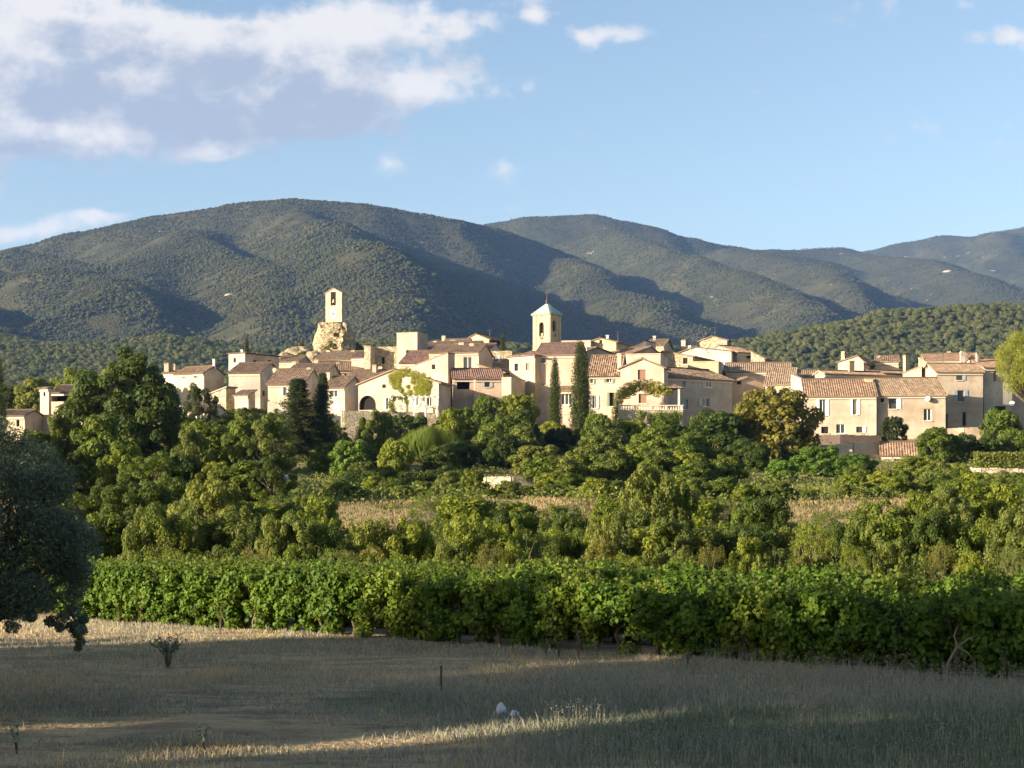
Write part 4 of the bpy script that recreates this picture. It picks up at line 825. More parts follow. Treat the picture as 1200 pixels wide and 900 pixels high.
LC = dict(dark=((.020,.040,.008), (.050,.080,.014), (.09,.118,.022)), mid=((.046,.078,.010), (.100,.142,.018), (.16,.19,.03)), yellow=((.090,.122,.014), (.178,.212,.022), (.255,.265,.036)),
          olive=((.070,.094,.020), (.134,.160,.032), (.205,.215,.048)), light=((.055,.115,.016), (.11,.19,.026), (.16,.235,.04)), gold=((.085,.088,.017), (.15,.14,.026), (.20,.175,.04)),
          cypress=((.020,.033,.010), (.036,.055,.016), (.065,.08,.02)), pine=((.09,.12,.016), (.17,.20,.026), (.22,.23,.04)), conifer=((.016,.026,.011), (.030,.043,.017), (.052,.062,.024)), ivy=((.15,.17,.02), (.27,.28,.035), (.36,.34,.05)), grey=((.08,.082,.055), (.12,.12,.08), (.15,.145,.10)))
LM = {k: m_leaf(k+'_leaves', *v, trans=.34) for k, v in LC.items()}
M_bark = m_bark('brown_bark', (.10, .08, .06)); M_twig = m_bark('grey_twigs', (.20, .17, .13))
def proto(kind, seed):
    r = np.random.default_rng(seed*97+13); tb = MB()
    if kind == 'broad':
        Hh, R = 10.0, 5.0; C = envelope(r, 74, R, 1.6, 9.2, top=.28, low=.7); RC = r.uniform(.65, 1.35, len(C))*(1-.25*(C[:, 2] > 7.5)); Q, t = clump_leaves(C, RC, 300, .19, .55, r, .75, .42, .15); limbs(tb, C, (0, 0), 2.6, .32, r, 16)
    elif kind == 'loose':
        Hh, R = 6.0, 2.6; C = envelope(r, 60, R, .9, 5.5, top=.3, low=.55); RC = r.uniform(.26, .62, len(C)); Q, t = clump_leaves(C, RC, 250, .098, .5, r, .9, .45, .2); limbs(tb, C, (0, 0), 1.0, .13, r, 20)
    elif kind == 'bush':
        Hh, R = 4.0, 2.3; C = envelope(r, 54, R, .35, 3.6, top=.4, low=.8); RC = r.uniform(.26, .62, len(C)); Q, t = clump_leaves(C, RC, 250, .090, .5, r, .85, .45, .2); limbs(tb, C, (0, 0), .45, .09, r, 22, .25)
    elif kind == 'twiggy':
        Hh, R = 4.0, 2.3; C = envelope(r, 60, R, .5, 3.7, top=.5, low=.7); RC = r.uniform(.25, .6, len(C)); Q, t = clump_leaves(C, RC, 150, .06, .42, r, .9, .8, .5); limbs(tb, C, (0, 0), .4, .075, r, 44, .22)
    elif kind == 'garden':      # seen from far: bigger leaves
        Hh, R = 5.0, 2.6; C = envelope(r, 52, R, .5, 4.5, top=.35, low=.8); RC = r.uniform(.36, .82, len(C)); Q, t = clump_leaves(C, RC, 180, .15, .55, r, .85, .42, .18); limbs(tb, C, (0, 0), .8, .14, r, 12)
    elif kind == 'cypress':
        Hh, R = 12.0, 1.15; n = 110; z = np.linspace(.5, 11.7, n); pr = np.minimum(1, (z/2.5)**.5)*np.clip((12.2-z)/6.5, 0, 1)**.6; ph = np.arange(n)*2.4
        C = np.stack([np.cos(ph)*pr*.62, np.sin(ph)*pr*.62, z], -1); RC = (.22+.38*pr)*r.uniform(.8, 1.2, n); Q, t = clump_leaves(C, RC, 120, .12, .35, r, 1.7, .5); tb.tube([(0, 0, -.3), (0, 0, 9)], [.2, .05], 7)
    elif kind == 'conifer':
        Hh, R = 13.0, 3.0; Cs, Rs = [], []
        for i, z in enumerate(np.linspace(1.0, 12.3, 26)):
            L = R*(1-(z/13.2))**.85*r.uniform(.75, 1.12)
            for j in range(8):
                a = j*math.pi/4+i*.7+r.uniform(-.3, .3); Lj = L*r.uniform(.7, 1.1); tb.tube([(0, 0, z), (math.cos(a)*Lj, math.sin(a)*Lj, z-.12*Lj)], [.05, .015], 4, False)
                for q in np.linspace(.3, 1, max(2, int(Lj/.5))): Cs.append((math.cos(a)*Lj*q, math.sin(a)*Lj*q, z-.12*Lj*q+r.uniform(-.1, .1))); Rs.append(.34+.26*(1-q)+.15*r.random())
        C = np.array(Cs); RC = np.array(Rs); Q, t = clump_leaves(C, RC, 60, .13, .32, r, .7, .5); tb.tube([(0, 0, -.3), (0, 0, 6), (0, 0, 12.8)], [.28, .16, .03], 8)
    elif kind == 'umbrella':
        Hh, R = 10.0, 4.2; C = envelope(r, 80, R, 5.5, 9.3, top=.45, low=.7); RC = r.uniform(.6, 1.15, len(C)); Q, t = clump_leaves(C, RC, 300, .13, .22, r, .65, .8); limbs(tb, C, (0, 0), 4.4, .3, r, 18)
    elif kind == 'broom':
        Hh, R = 3.2, 2.4; n = 5200; a = r.uniform(0, 6.28, n); q = np.sqrt(r.random(n))*R; c = np.stack([np.cos(a)*q, np.sin(a)*q, np.zeros(n)], -1); hh = (2.2+.8*r.random(n))*(1-.45*(q/R)**2)
        top = c+np.stack([np.cos(a)*q*.25+r.normal(size=n)*.15, np.sin(a)*q*.25+r.normal(size=n)*.15, hh], -1); w = np.stack([-np.sin(a), np.cos(a), a*0], -1)*.05; m_ = (c*.4+top*.6)
        Q = np.stack([c+[0, 0, .2], m_-w, top, m_+w], 1); t = r.random(n); tb.tube([(0, 0, -.2), (0, 0, .6)], [.12, .05], 6)
    return leaves_mesh(kind+'_crown', Q, t, LM['mid']), tb.mesh(kind+'_trunk', M_twig if kind == 'twiggy' else M_bark), Hh, R
PROTO, PMAT = {}, {}
def get_proto(kind, seed, mat):
    if (kind, seed) not in PROTO: PROTO[kind, seed] = proto(kind, seed)
    c, t, Hh, R = PROTO[kind, seed]
    if (kind, seed, mat) not in PMAT:
        me = c if not any(k[:2] == (kind, seed) for k in PMAT) else c.copy()
        me.materials[0] = LM[mat]; PMAT[kind, seed, mat] = me
    return PMAT[kind, seed, mat], t, Hh, R
NS = dict(broad=2, loose=3, bush=4, twiggy=3, garden=3, cypress=1, conifer=2, umbrella=1, broom=1)
_cnt = [0]
def plant(kind, u, vt, wp, Y, mat, label=None, cat='tree', group=None, name='tree', seed=None, xy=None, height=None, width=None):
    _cnt[0] += 1; i = _cnt[0]; me, tr, Hh, R = get_proto(kind, (i*7) % NS[kind] if seed is None else seed, mat)
    x, y = (K(u)*Y, Y) if xy is None else xy; g = gz(x, y)
    hh = max(ZV(vt, Y)-g, .7) if height is None else height; ww = min(wp/F*Y, 1.55*hh) if width is None else width
    o = empty(name, (x, y, g), (i*2.1) % 6.28, label, cat, group); o.scale = (ww/(2*R), ww/(2*R), max(hh, .5)/Hh)
    link('trunk', tr, o); link('crown', me, o); return o
P = plant
# ---- trees that stand out
P('broad', 155, 414, 138, 150, 'dark', 'largest tree of all, broad and dark, left of the village houses')
P('loose', 232, 449, 46, 196, 'conifer', 'sparse dark tree between the cream end house and the big dark tree')
P('conifer', 349, 441, 92, 176, 'conifer', 'dark conifer with a wide ragged crown, left of the twin spires', seed=0)
P('conifer', 378, 434, 50, 178, 'conifer', 'slimmer dark conifer spire, right of the twin spires', seed=1)
P('cypress', 650.5, 419, 17, 196, 'cypress', 'slim cypress in front of the church wall, shorter of the two', 'cypress', 'cypresses in front of the village', 'cypress_tree')
P('cypress', 680, 400, 27, 194, 'cypress', 'tallest cypress, right corner of the church', 'cypress', 'cypresses in front of the village', 'cypress_tree')
P('cypress', 589, 391, 11, 240, 'cypress', 'small cypress on the skyline beside the loggia gable', 'cypress', 'cypresses in front of the village', 'cypress_tree')
P('cypress', 289, 394, 9, 262, 'conifer', 'small dark cypress on the skyline behind the pink tower-like house', 'cypress', 'cypresses in front of the village', 'cypress_tree')
P('cypress', -1, 418, 17, 170, 'cypress', 'dark cypress cut by the left edge of the picture', 'cypress', 'cypresses in front of the village', 'cypress_tree')
P('umbrella', 1204, 380, 76, 178, 'pine', 'bright yellow-green umbrella pine at the right edge')
P('garden', 905, 450, 96, 178, 'gold', 'golden-green dome-shaped tree left of the pink shuttered house')
P('garden', 838, 480, 88, 176, 'dark', 'wide dark bush tree in front of the grey shaded house')
P('garden', 962, 520, 66, 152, 'light', 'bright green fan-leaved tree below the pink shuttered house, left one')
P('garden', 1000, 530, 54, 150, 'light', 'bright green fan-leaved tree below the pink shuttered house, right one')
P('garden', 915, 538, 44, 146, 'light', 'low bright green shrub left of the fan-leaved trees', 'shrub', None, 'shrub')
P('garden', 1076, 532, 62, 148, 'yellow', 'yellow-green tree below the tiled shed')
P('garden', 1046, 486, 30, 193, 'conifer', 'dark clipped shrub against the beige house with the grey dish', 'shrub', None, 'shrub')
P('garden', 1172, 478, 52, 188, 'mid', 'round green tree in front of the small balcony at the right')
P('garden', 412, 512, 50, 152, 'light', 'light green tree below the left corner of the stone retaining wall')
P('garden', 424, 540, 34, 146, 'olive', 'small olive-green rounded bush below the light green tree by the retaining wall', 'shrub', None, 'shrub')
P('garden', 462, 514, 46, 148, 'yellow', 'yellow-green fluffy tree below the ivy gable house')
P('conifer', 425, 488, 34, 186, 'olive', 'pale young conifer in front of the stone retaining wall', seed=0)
P('garden', 578, 491, 42, 166, 'mid', 'round upright bush tree left of the low tan wall', seed=1)
P('broom', 505, 492, 66, 172, 'mid', 'tall reed-like green thicket below the dark porch wing', 'thicket', None, 'thicket')
P('garden', 632, 519, 84, 150, 'olive', 'wide flat-topped tree above the low tan wall')
P('garden', 604, 459, 46, 198, 'yellow', 'yellow-green shrub against the foot of the church end', 'shrub', None, 'shrub')
P('garden', 570, 462, 44, 198, 'mid', 'green shrub mass below the low brown-roofed house', 'shrub', None, 'shrub')
P('garden', 538, 474, 46, 192, 'mid', 'green shrub below the dark timber porch wing', 'shrub', None, 'shrub')
P('garden', 470, 484, 44, 190, 'dark', 'dark shrub on the retaining wall below the ivy gable', 'shrub', None, 'shrub')
P('loose', 762, 533, 76, 68, 'olive', 'tallest tree of the scrub band, right behind the vines below the balustrade terrace', seed=0)
P('loose', 738, 588, 66, 63, 'olive', 'leafy tree draped with creeper, left of the tallest scrub tree', seed=1)
P('loose', 793, 556, 46, 70, 'mid', 'narrow tree leaning on the right of the tallest scrub tree', seed=2)
P('loose', 254, 552, 104, 66, 'olive', 'broad olive-green tree standing behind the left end of the vineyard', seed=1)
P('loose', 160, 556, 110, 70, 'dark', 'dense dark tree behind the left end of the vineyard')
P('garden', 288, 476, 60, 200, 'olive', 'olive-green tree under the small stone cottage')
P('garden', 700, 482, 44, 176, 'mid', 'green tree at the foot of the tallest cypress')
P('garden', 741, 490, 46, 178, 'yellow', 'yellow-green tree under the balustrade terrace')
P('garden', 655, 500, 40, 186, 'cypress', 'dark shrub at the foot of the two tall cypresses', 'shrub', None, 'shrub')
# ---- the many others: laid out by rows, each told apart by what stands above it
MARKS = [(20, 'the far left cottage'), (72, 'the loggia house'), (150, 'the largest dark tree'), (228, 'the white facade'), (290, 'the small stone cottage'), (355, 'the spired conifers'), (430, 'the stone retaining wall'), (485, 'the ivy gable house'),
         (560, 'the dark porch wing'), (618, 'the church end'), (668, 'the tall cypresses'), (712, 'the green-shuttered house'), (760, 'the balustrade terrace'), (825, 'the grey shaded house'), (905, 'the golden dome tree'), (985, 'the pink shuttered house'),
         (1055, 'the tiled shed'), (1125, 'the tall beige house'), (1185, 'the umbrella pine')]
KIND = dict(dark='dark green', mid='mid green', yellow='yellow-green', olive='olive-green', light='bright green', gold='golden', grey='greyish', conifer='blackish green', cypress='deep green', pine='lime')
auto = {}
def band(row, kinds, us, vts, wps, Ys, mats, noun, cat, group):
    for i, u in enumerate(us):
        vt = vts(u) if callable(vts) else vts; r = random.random
        k = kinds[i % len(kinds)]; m = mats[(i*5+i//3) % len(mats)]; uu = u+random.uniform(-9, 9)
        o = P(k, uu, vt+random.uniform(-9, 9), wps*random.uniform(.75, 1.35), Ys*random.uniform(.97, 1.03), m, None, cat, group, noun)
        mk = min(MARKS, key=lambda q: abs(q[0]-uu))[1]; auto.setdefault((row, KIND[m], noun, mk, k), []).append((uu, o))
def ip(xs, ys): return lambda u: float(np.interp(u, xs, ys))
# front band behind the vines
band('right behind the vines', ['bush', 'twiggy', 'bush', 'loose'], range(60, 1225, 27), ip([0, 110, 200, 330, 400, 500, 620, 700, 800, 850, 950, 1000, 1080, 1200], [590, 598, 600, 604, 614, 612, 610, 616, 602, 610, 614, 604, 606, 596]), 78, 59, ['olive', 'yellow', 'olive', 'mid', 'olive', 'yellow', 'dark'], 'shrub', 'shrub', 'scrub band behind the vineyard')
band('low at the back edge of the vines', ['twiggy', 'bush'], range(215, 1220, 44), ip([0, 600, 1200], [640, 640, 640]), 54, 54, ['yellow', 'olive', 'gold', 'olive'], 'shrub', 'shrub', 'scrub band behind the vineyard')
band('in the dark clump behind the vines', ['bush'], [335, 360, 560, 590, 620, 648, 672, 870, 890], ip([300, 360, 520, 640, 700, 880], [588, 585, 612, 606, 605, 590]), 66, 66, ['dark', 'mid', 'dark', 'dark'], 'shrub', 'shrub', 'scrub band behind the vineyard')
band('tall in the left thicket', ['loose', 'loose', 'bush'], [95, 120, 175, 205, 130, 225, 300], ip([60, 200, 300], [575, 560, 590]), 74, 80, ['mid', 'dark', 'olive', 'dark'], 'tree', 'tree', 'trees of the left thicket')
# in front of and along the dry bank
band('on the dry bank', ['bush', 'garden', 'twiggy'], [300, 318, 340, 362, 384, 508, 528, 548, 570, 590, 612, 634, 652, 722, 742, 800, 818, 838, 872, 905, 968, 1030, 1078, 1096, 1112, 1130, 1148, 1166, 1184, 1200], ip([300, 560, 640, 730, 820, 870, 970, 1080, 1110, 1200], [580, 582, 590, 584, 582, 597, 594, 584, 570, 560]), 62, 91, ['olive', 'yellow', 'mid', 'olive'], 'shrub', 'shrub', 'shrubs on the dry bank')
band('along the top of the dry bank', ['garden'], range(380, 650, 17), 571, 34, 108, ['olive', 'mid', 'olive'], 'shrub', 'shrub', 'shrubs on the dry bank')
band('along the top of the dry bank', ['garden'], range(646, 1210, 20), ip([650, 800, 1000, 1200], [568, 564, 570, 556]), 46, 108, ['olive', 'yellow', 'mid'], 'shrub', 'shrub', 'shrubs on the dry bank')
band('low on the grassy terrace', ['garden'], list(range(400, 560, 20)), 552, 32, 140, ['dark', 'mid', 'dark'], 'shrub', 'shrub', 'garden shrubs below the village')
band('halfway up the grassy terrace', ['garden'], list(range(400, 560, 30))+list(range(640, 860, 30))+list(range(1000, 1200, 30)), ip([400, 640, 860, 1200], [562, 556, 560, 552]), 44, 122, ['olive', 'mid', 'yellow'], 'shrub', 'shrub', 'shrubs of the grassy terrace')
band('low on the grassy terrace', ['garden'], list(range(640, 880, 20))+[1004, 1095, 1120], ip([640, 760, 860, 1000, 1200], [538, 526, 538, 546, 540]), 48, 136, ['mid', 'olive', 'yellow', 'dark'], 'shrub', 'shrub', 'garden shrubs below the village')
band('on the slope', ['garden'], [318, 300, 332, 392, 388, 440, 520, 545, 600, 620, 700, 720, 770, 790, 810, 865, 885, 930], ip([300, 350, 400, 520, 560, 620, 700, 760, 820, 930], [520, 530, 520, 512, 515, 500, 510, 500, 515, 520]), 46, 160, ['dark', 'mid', 'dark', 'olive', 'mid'], 'tree', 'tree', 'trees on the slope below the village')
band('on the slope', ['garden'], [1092, 1112, 1135, 1160, 1190], 506, 36, 176, ['mid', 'dark', 'mid'], 'tree', 'tree', 'trees on the slope below the village')
band('under the house walls', ['garden'], [448, 500, 525, 588, 612, 640, 690, 722, 748, 775, 797, 815, 868, 945], ip([440, 520, 620, 700, 760, 800, 860, 950], [486, 486, 478, 498, 492, 490, 486, 500]), 38, 187, ['mid', 'dark', 'yellow', 'mid'], 'shrub', 'shrub', 'garden shrubs under the village walls')
band('high on the slope', ['garden', 'loose'], [212, 236, 256, 272, 292, 312, 330, 396], ip([200, 260, 330, 400], [484, 490, 482, 496]), 42, 184, ['mid', 'olive', 'dark', 'olive'], 'tree', 'tree', 'trees on the slope below the village')
# left side masses
band('in the left woodland', ['garden', 'loose', 'garden'], [40, 65, 92, 118, 230, 255, 285, 312], ip([40, 120, 230, 320], [492, 485, 492, 490]), 62, 130, ['mid', 'olive', 'mid', 'dark'], 'tree', 'tree', 'trees of the left woodland')
band('in the left woodland', ['loose', 'garden'], [30, 60, 100, 140, 180, 215, 250, 290, 325], ip([30, 150, 330], [520, 525, 540]), 66, 104, ['yellow', 'mid', 'dark', 'olive'], 'tree', 'tree', 'trees of the left woodland')
band('behind the left cottages', ['garden'], [12, 38, 60, 84, 105, 125], ip([0, 60, 120], [446, 440, 432]), 44, 232, ['olive', 'yellow', 'olive'], 'tree', 'tree', 'trees behind the left cottages')
band('on the castle slope', ['garden'], [318, 330, 342, 352, 362, 377, 398], ip([310, 360, 400], [409, 404, 408]), 16, 287, ['gold', 'olive'], 'shrub', 'shrub', 'shrubs on the castle hill')
band('on the castle slope', ['garden'], [414, 421, 428], 395, 14, 294, ['olive', 'dark'], 'shrub', 'shrub', 'shrubs on the castle hill')
ORD = ['first', 'second', 'third', 'fourth', 'fifth', 'sixth', 'seventh', 'eighth']
SHAPE = dict(bush='bushy', twiggy='twiggy', garden='leafy', loose='loose')
for (row, col, noun, mk, k), lst in auto.items():
    lst.sort(key=lambda q: q[0])
    for j, (u_, o) in enumerate(lst):
        o['label'] = ('' if len(lst) == 1 else ORD[j]+' ' if len(lst) > 2 else ['left ', 'right '][j])+f"{col} {SHAPE[k]} {noun} {row}, below {mk}".replace('below', 'near' if 'behind the left' in row or 'castle' in row else 'below')
# ---- pale green hedge at the right edge
def hedge(lab, u0, u1, Y, vt, mat, n, thick=1.3, nm='hedge'):
    r = np.random.default_rng(5+int(u0)); x0, x1 = K(u0)*Y, K(u1)*Y; x = r.uniform(x0, x1, n); y = Y+r.uniform(-thick/2, thick/2, n)
    g = ground(x, y); zt = ZV(vt, Y)-.25*r.random(n)*(1+.6*np.sin(x*2.1)); z = g+(zt-g)*r.random(n)**.7
    Q = leaf_quads(np.stack([x, y, z], -1), np.stack([x*0, -np.ones(n), .3+0*x], -1), .14, .4, r, .8); t = np.clip(.5*vnoise(x*1.5, z*1.5, 4)+.5*r.random(n), 0, 1)
    e = empty(nm, ((x0+x1)/2, Y, gz((x0+x1)/2, Y)), 0, lab, 'hedge'); o = link('foliage', leaves_mesh('foliage', Q-np.array(e.location), t, LM[mat]), e)
    b = MB()
    for i in range(12):
        xx = x0+(x1-x0)*(i+.5)/12; b.tube([(xx-e.location.x, 0, gz(xx, Y)-e.location.z-.3), (xx-e.location.x, 0, gz(xx, Y)-e.location.z+.6)], [.06, .03], 5)
    b.build('stems', M_bark, e).name = 'stem'
hedge('tall pale green hedge at the right edge above the low bank wall', 1142, 1225, 152, 529, 'olive', 7000)
hedge('low clipped dark hedge left of the low tan wall', 405, 562, 142, 553, 'dark', 9000)
# ---- climbing plants
def climber(lab, blobs, Y, mat, per=150, leaf=.13, flat=.5, stem=None):
    r = np.random.default_rng(len(lab)); C = np.array([[K(u)*Yb, Yb, ZV(v, Yb)] for u, v, rr, Yb in [(b[0], b[1], b[2], Y(b[0]) if callable(Y) else Y) for b in blobs]]); RC = np.array([b[2] for b in blobs])/F*float(np.mean(C[:, 1]))
    Q, t = clump_leaves(C*0, RC, per, leaf, .6, r, 1, .6, .5); n = (per*np.clip((RC/RC.mean())**2, .4, 2.2)).astype(int); i = np.repeat(np.arange(len(C)), n); Q[:, :, 1] *= flat; Q += C[i][:, None, :]
    u, Yb = blobs[0][0], C[0][1]; g = Vector((C[0][0], Yb, ZV(stem[1] if stem else blobs[0][1]+20, Yb))); e = empty('climbing_plant', g, 0, lab, 'climbing plant', 'climbers on the house walls')
    link('foliage', leaves_mesh('foliage', Q-np.array(g), t, LM[mat]), e); b = MB(); pts = [(0, 0, 0)]+[tuple(Vector(c)-g) for c in C[:4]]; b.tube(pts, [.07]+[.05]*(len(pts)-1), 5); b.build('stem', M_bark, e)
def ivyY(u):
    q, z, Yq = ivyh.hit('f', u, 450); return Yq-.15
climber('green-yellow ivy curling over the front of the wide gable house', [(476, 471, 3), (474, 463, 4), (470, 457, 4), (467, 452, 4), (461, 447, 6), (459, 441, 5), (465, 439, 6), (471, 437, 6), (478, 436, 6), (486, 439, 6), (492, 443, 7), (498, 448, 7), (501, 454, 6), (495, 459, 6), (489, 462, 5), (480, 460, 4), (478, 453, 3), (496, 440, 4), (484, 447, 4), (468, 446, 4), (503, 446, 5), (503, 452, 4), (501, 460, 4), (497, 468, 3), (492, 452, 6), (487, 455, 4), (472, 466, 4), (463, 453, 4), (498, 463, 4)], ivyY, 'ivy', 300, .11, .14)
climber('bright yellow-green vine arching over the balustrade terrace', [(721, 498, 5), (721, 490, 5), (722, 482, 6), (724, 474, 6), (726, 466, 7), (730, 460, 8), (737, 455, 8), (745, 452, 8), (754, 451, 8), (763, 452, 8), (771, 454, 8), (779, 457, 7), (735, 462, 6), (760, 458, 6), (770, 460, 6), (742, 458, 6), (785, 459, 5)], 197.5, 'ivy', 300, .13, .8)
climber('dark creeper hanging from the middle of the balustrade terrace wall', [(752, 486, 6), (762, 490, 7), (772, 487, 7), (782, 490, 7), (790, 486, 6), (757, 497, 6), (768, 499, 7), (788, 497, 6), (796, 488, 4), (748, 493, 4)], 195.6, 'mid', 240, .13, .6)
climber('creeper on the upright beam beside the lit church end wall', [(624, 489, 4), (624, 480, 4), (624, 472, 4), (625, 464, 3)], 204, 'yellow', 160, .12, .5)

# ---- undergrowth: everything that is not a plant of its own
def undergrowth():
    r = np.random.default_rng(77); n = 17000; y = 50+r.random(n)**1.25*150; u = r.uniform(-60, 1260, n); x = K(u)*y; dry = (np.abs(y-98-7*0) < 5)
    nz = fbm(x/9, y/13, 3, 55); keep = (~dry | (nz > .2)) & (nz > -.28) & ~((y < 62) & (r.random(n) < .2)); x, y, nz = x[keep], y[keep], nz[keep]; m = len(x); per = 9
    hh = r.uniform(.25, .9, m)*(1+.8*np.clip(nz, 0, 1)); i = np.repeat(np.arange(m), per); c = np.stack([x[i]+r.normal(size=m*per)*.45, y[i]+r.normal(size=m*per)*.45, 0*x[i]], -1); c[:, 2] = ground(c[:, 0], c[:, 1])+hh[i]*r.random(m*per)
    Q = leaf_quads(c, np.tile([0, -.3, .8], (m*per, 1)), .15, .5, r, .8); t = np.clip(.5+.9*nz[i]+.35*(r.random(m*per)-.5), 0, 1)
    tag(link('undergrowth', leaves_mesh('undergrowth', Q, t, LM['olive'])), kind='stuff')
undergrowth()
def blades(name, x, y, h, w, lean, tint, mat, r, bendy=.4):
    m = len(x); z = ground(x, y)-.02; a = r.uniform(0, 6.28, m); d = np.stack([np.cos(a), np.sin(a), a*0], -1); f = r.uniform(-.6, .6, m); s = np.stack([np.cos(f), np.sin(f), f*0], -1)*(w/2)[:, None]
    b = np.stack([x, y, z], -1); mid = b+np.stack([d[:, 0]*lean*h*.35, d[:, 1]*lean*h*.35, h*.6], -1); tip = b+np.stack([d[:, 0]*lean*h, d[:, 1]*lean*h, h*(1-.25*lean)], -1)
    V = np.stack([b-s, b+s, mid+s*.8, mid-s*.8, tip], 1).reshape(-1, 3); o = np.arange(m)[:, None]*5
    tri = np.concatenate([o+[0, 1, 2], o+[0, 2, 3], o+[3, 2, 4]], 1).reshape(-1, 3)
    tag(link(name, np_mesh(name, V, tri, mat, False, {'tint': np.repeat(tint, 3)})), kind='stuff')
def m_grass(name, stops):
    M = NT(name); t = M.n('ShaderNodeAttribute', attribute_name='tint', attribute_type='GEOMETRY').outputs['Fac']; a = M.ramp(t, stops); M.col(a); M.b.inputs['Roughness'].default_value = .7; M.b.inputs['Specular IOR Level'].default_value = .2
    tr = M.n('ShaderNodeBsdfTranslucent', {'Color': a}); mx = M.n('ShaderNodeMixShader', {0: .25, 1: M.b.outputs[0], 2: tr.outputs[0]}); M.l(mx.outputs[0], M.out.inputs['Surface']); return M.m
M_grass = m_grass('field_grass', [(0, (.125, .16, .085)), (.3, (.21, .23, .16)), (.55, (.32, .30, .24)), (.8, (.40, .345, .24)), (1, (.60, .44, .21))])
def rowline(x): return 45+(x+12.7)*(-14/23.4)           # ground line of the first vine row
def field_grass():
    r = np.random.default_rng(31); n = 330000; y = 20.6+r.random(n)**.85*26; x = r.uniform(-1, 1, n)*(.36*y+1.0); k = y < rowline(x)-.3; x, y = x[k], y[k]; u = 600+F*x/y; v = HV+F*ZC/y
    nz = fbm(x/1.6, y/2.6, 3, 61); n2 = fbm(x/5, y/4, 2, 66)
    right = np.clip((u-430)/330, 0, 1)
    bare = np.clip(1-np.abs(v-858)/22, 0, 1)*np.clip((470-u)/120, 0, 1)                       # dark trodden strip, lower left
    straw = np.clip(1-np.abs(v-881-4*np.sin(u/90))/8, 0, 1)*np.clip((640-u)/120, 0, 1) + .8*np.clip(1-np.abs(v-846)/5, 0, 1)*np.clip((420-u)/100, 0, 1) + .8*np.clip(1-np.abs(v-773-.012*(u-600))/6, 0, 1)*(u > 330)*(u < 800)+.7*np.clip(1-np.abs(v-743)/7, 0, 1)*(u < 330)  # dry straw bands, their golden tint also painting streaks of sunlight
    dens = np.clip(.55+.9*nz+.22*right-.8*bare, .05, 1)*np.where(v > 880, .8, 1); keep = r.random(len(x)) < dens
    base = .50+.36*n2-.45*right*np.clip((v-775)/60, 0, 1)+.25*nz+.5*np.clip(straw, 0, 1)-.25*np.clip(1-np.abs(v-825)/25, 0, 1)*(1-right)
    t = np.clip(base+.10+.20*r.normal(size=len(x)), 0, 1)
    h = (.055+.10*r.random(len(x))**2+.07*right*np.clip((v-790)/60, 0, 1)+.10*np.clip(nz, 0, 1))*np.where(straw > .4, .5, 1)*np.where(bare > .5, .6, 1)
    tall = r.random(len(x)) < .02+.03*right; h = np.where(tall, h*1.9, h)
    x, y, h, t = x[keep], y[keep], h[keep], t[keep]
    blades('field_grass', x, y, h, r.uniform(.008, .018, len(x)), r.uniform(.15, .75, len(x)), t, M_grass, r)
    # seed heads standing over the grass, mostly on the right
    m = 5200; y = 20.8+r.random(m)*14; x = r.uniform(.05, 1, m)*.36*y; k = (y < rowline(x)-.4) & (fbm(x/1.3, y/1.3, 2, 71) > -.1); x, y = x[k], y[k]; m = len(x); hh = r.uniform(.22, .42, m)
    c = np.stack([x, y, ground(x, y)+hh], -1); Q = leaf_quads(np.repeat(c, 3, 0)+r.normal(size=(m*3, 3))*[.02, .02, .05], np.tile([0, -1, .2], (m*3, 1)), .016, .4, r, .8)
    tag(link('grass_seed_heads', leaves_mesh('seed_heads', Q, np.clip(r.normal(.5, .12, m*3), 0, 1), M_grass)), kind='stuff')
    blades('grass_stalks', x, y, hh, np.full(m, .007), r.uniform(0, .2, m), np.clip(r.normal(.6, .15, m), 0, 1), M_grass, r)
field_grass()
M_bank = m_grass('bank_grass', [(0, (.075, .095, .03)), (.45, (.19, .155, .07)), (.75, (.30, .235, .115)), (1, (.40, .31, .16))])
def bank_grass():
    r = np.random.default_rng(41); n = 42000; u = r.uniform(-40, 1240, n); y = r.uniform(92, 104, n); x = K(u)*y; k = fbm(x/6, y/6, 2, 81) > -.35; x, y = x[k], y[k]
    blades('dry_bank_grass', x, y, r.uniform(.06, .30, len(x)), r.uniform(.03, .07, len(x)), r.uniform(.1, .6, len(x)), np.clip(.58+.5*fbm(x/5, y/3, 2, 85)+r.normal(0, .1, len(x)), 0, 1), M_bank, r)
    n = 60000; u = r.uniform(-40, 1240, n); y = r.uniform(104, 190, n); x = K(u)*y; nz = fbm(x/8, y/10, 3, 83); k = nz > -.1; x, y, nz = x[k], y[k], nz[k]
    blades('meadow_grass', x, y, r.uniform(.2, .6, len(x)), r.uniform(.05, .10, len(x)), r.uniform(.1, .6, len(x)), np.clip(.3+.7*fbm(x/13, y/9, 2, 84)+r.normal(0, .1, len(x)), 0, 1), M_bank, r)
bank_grass()
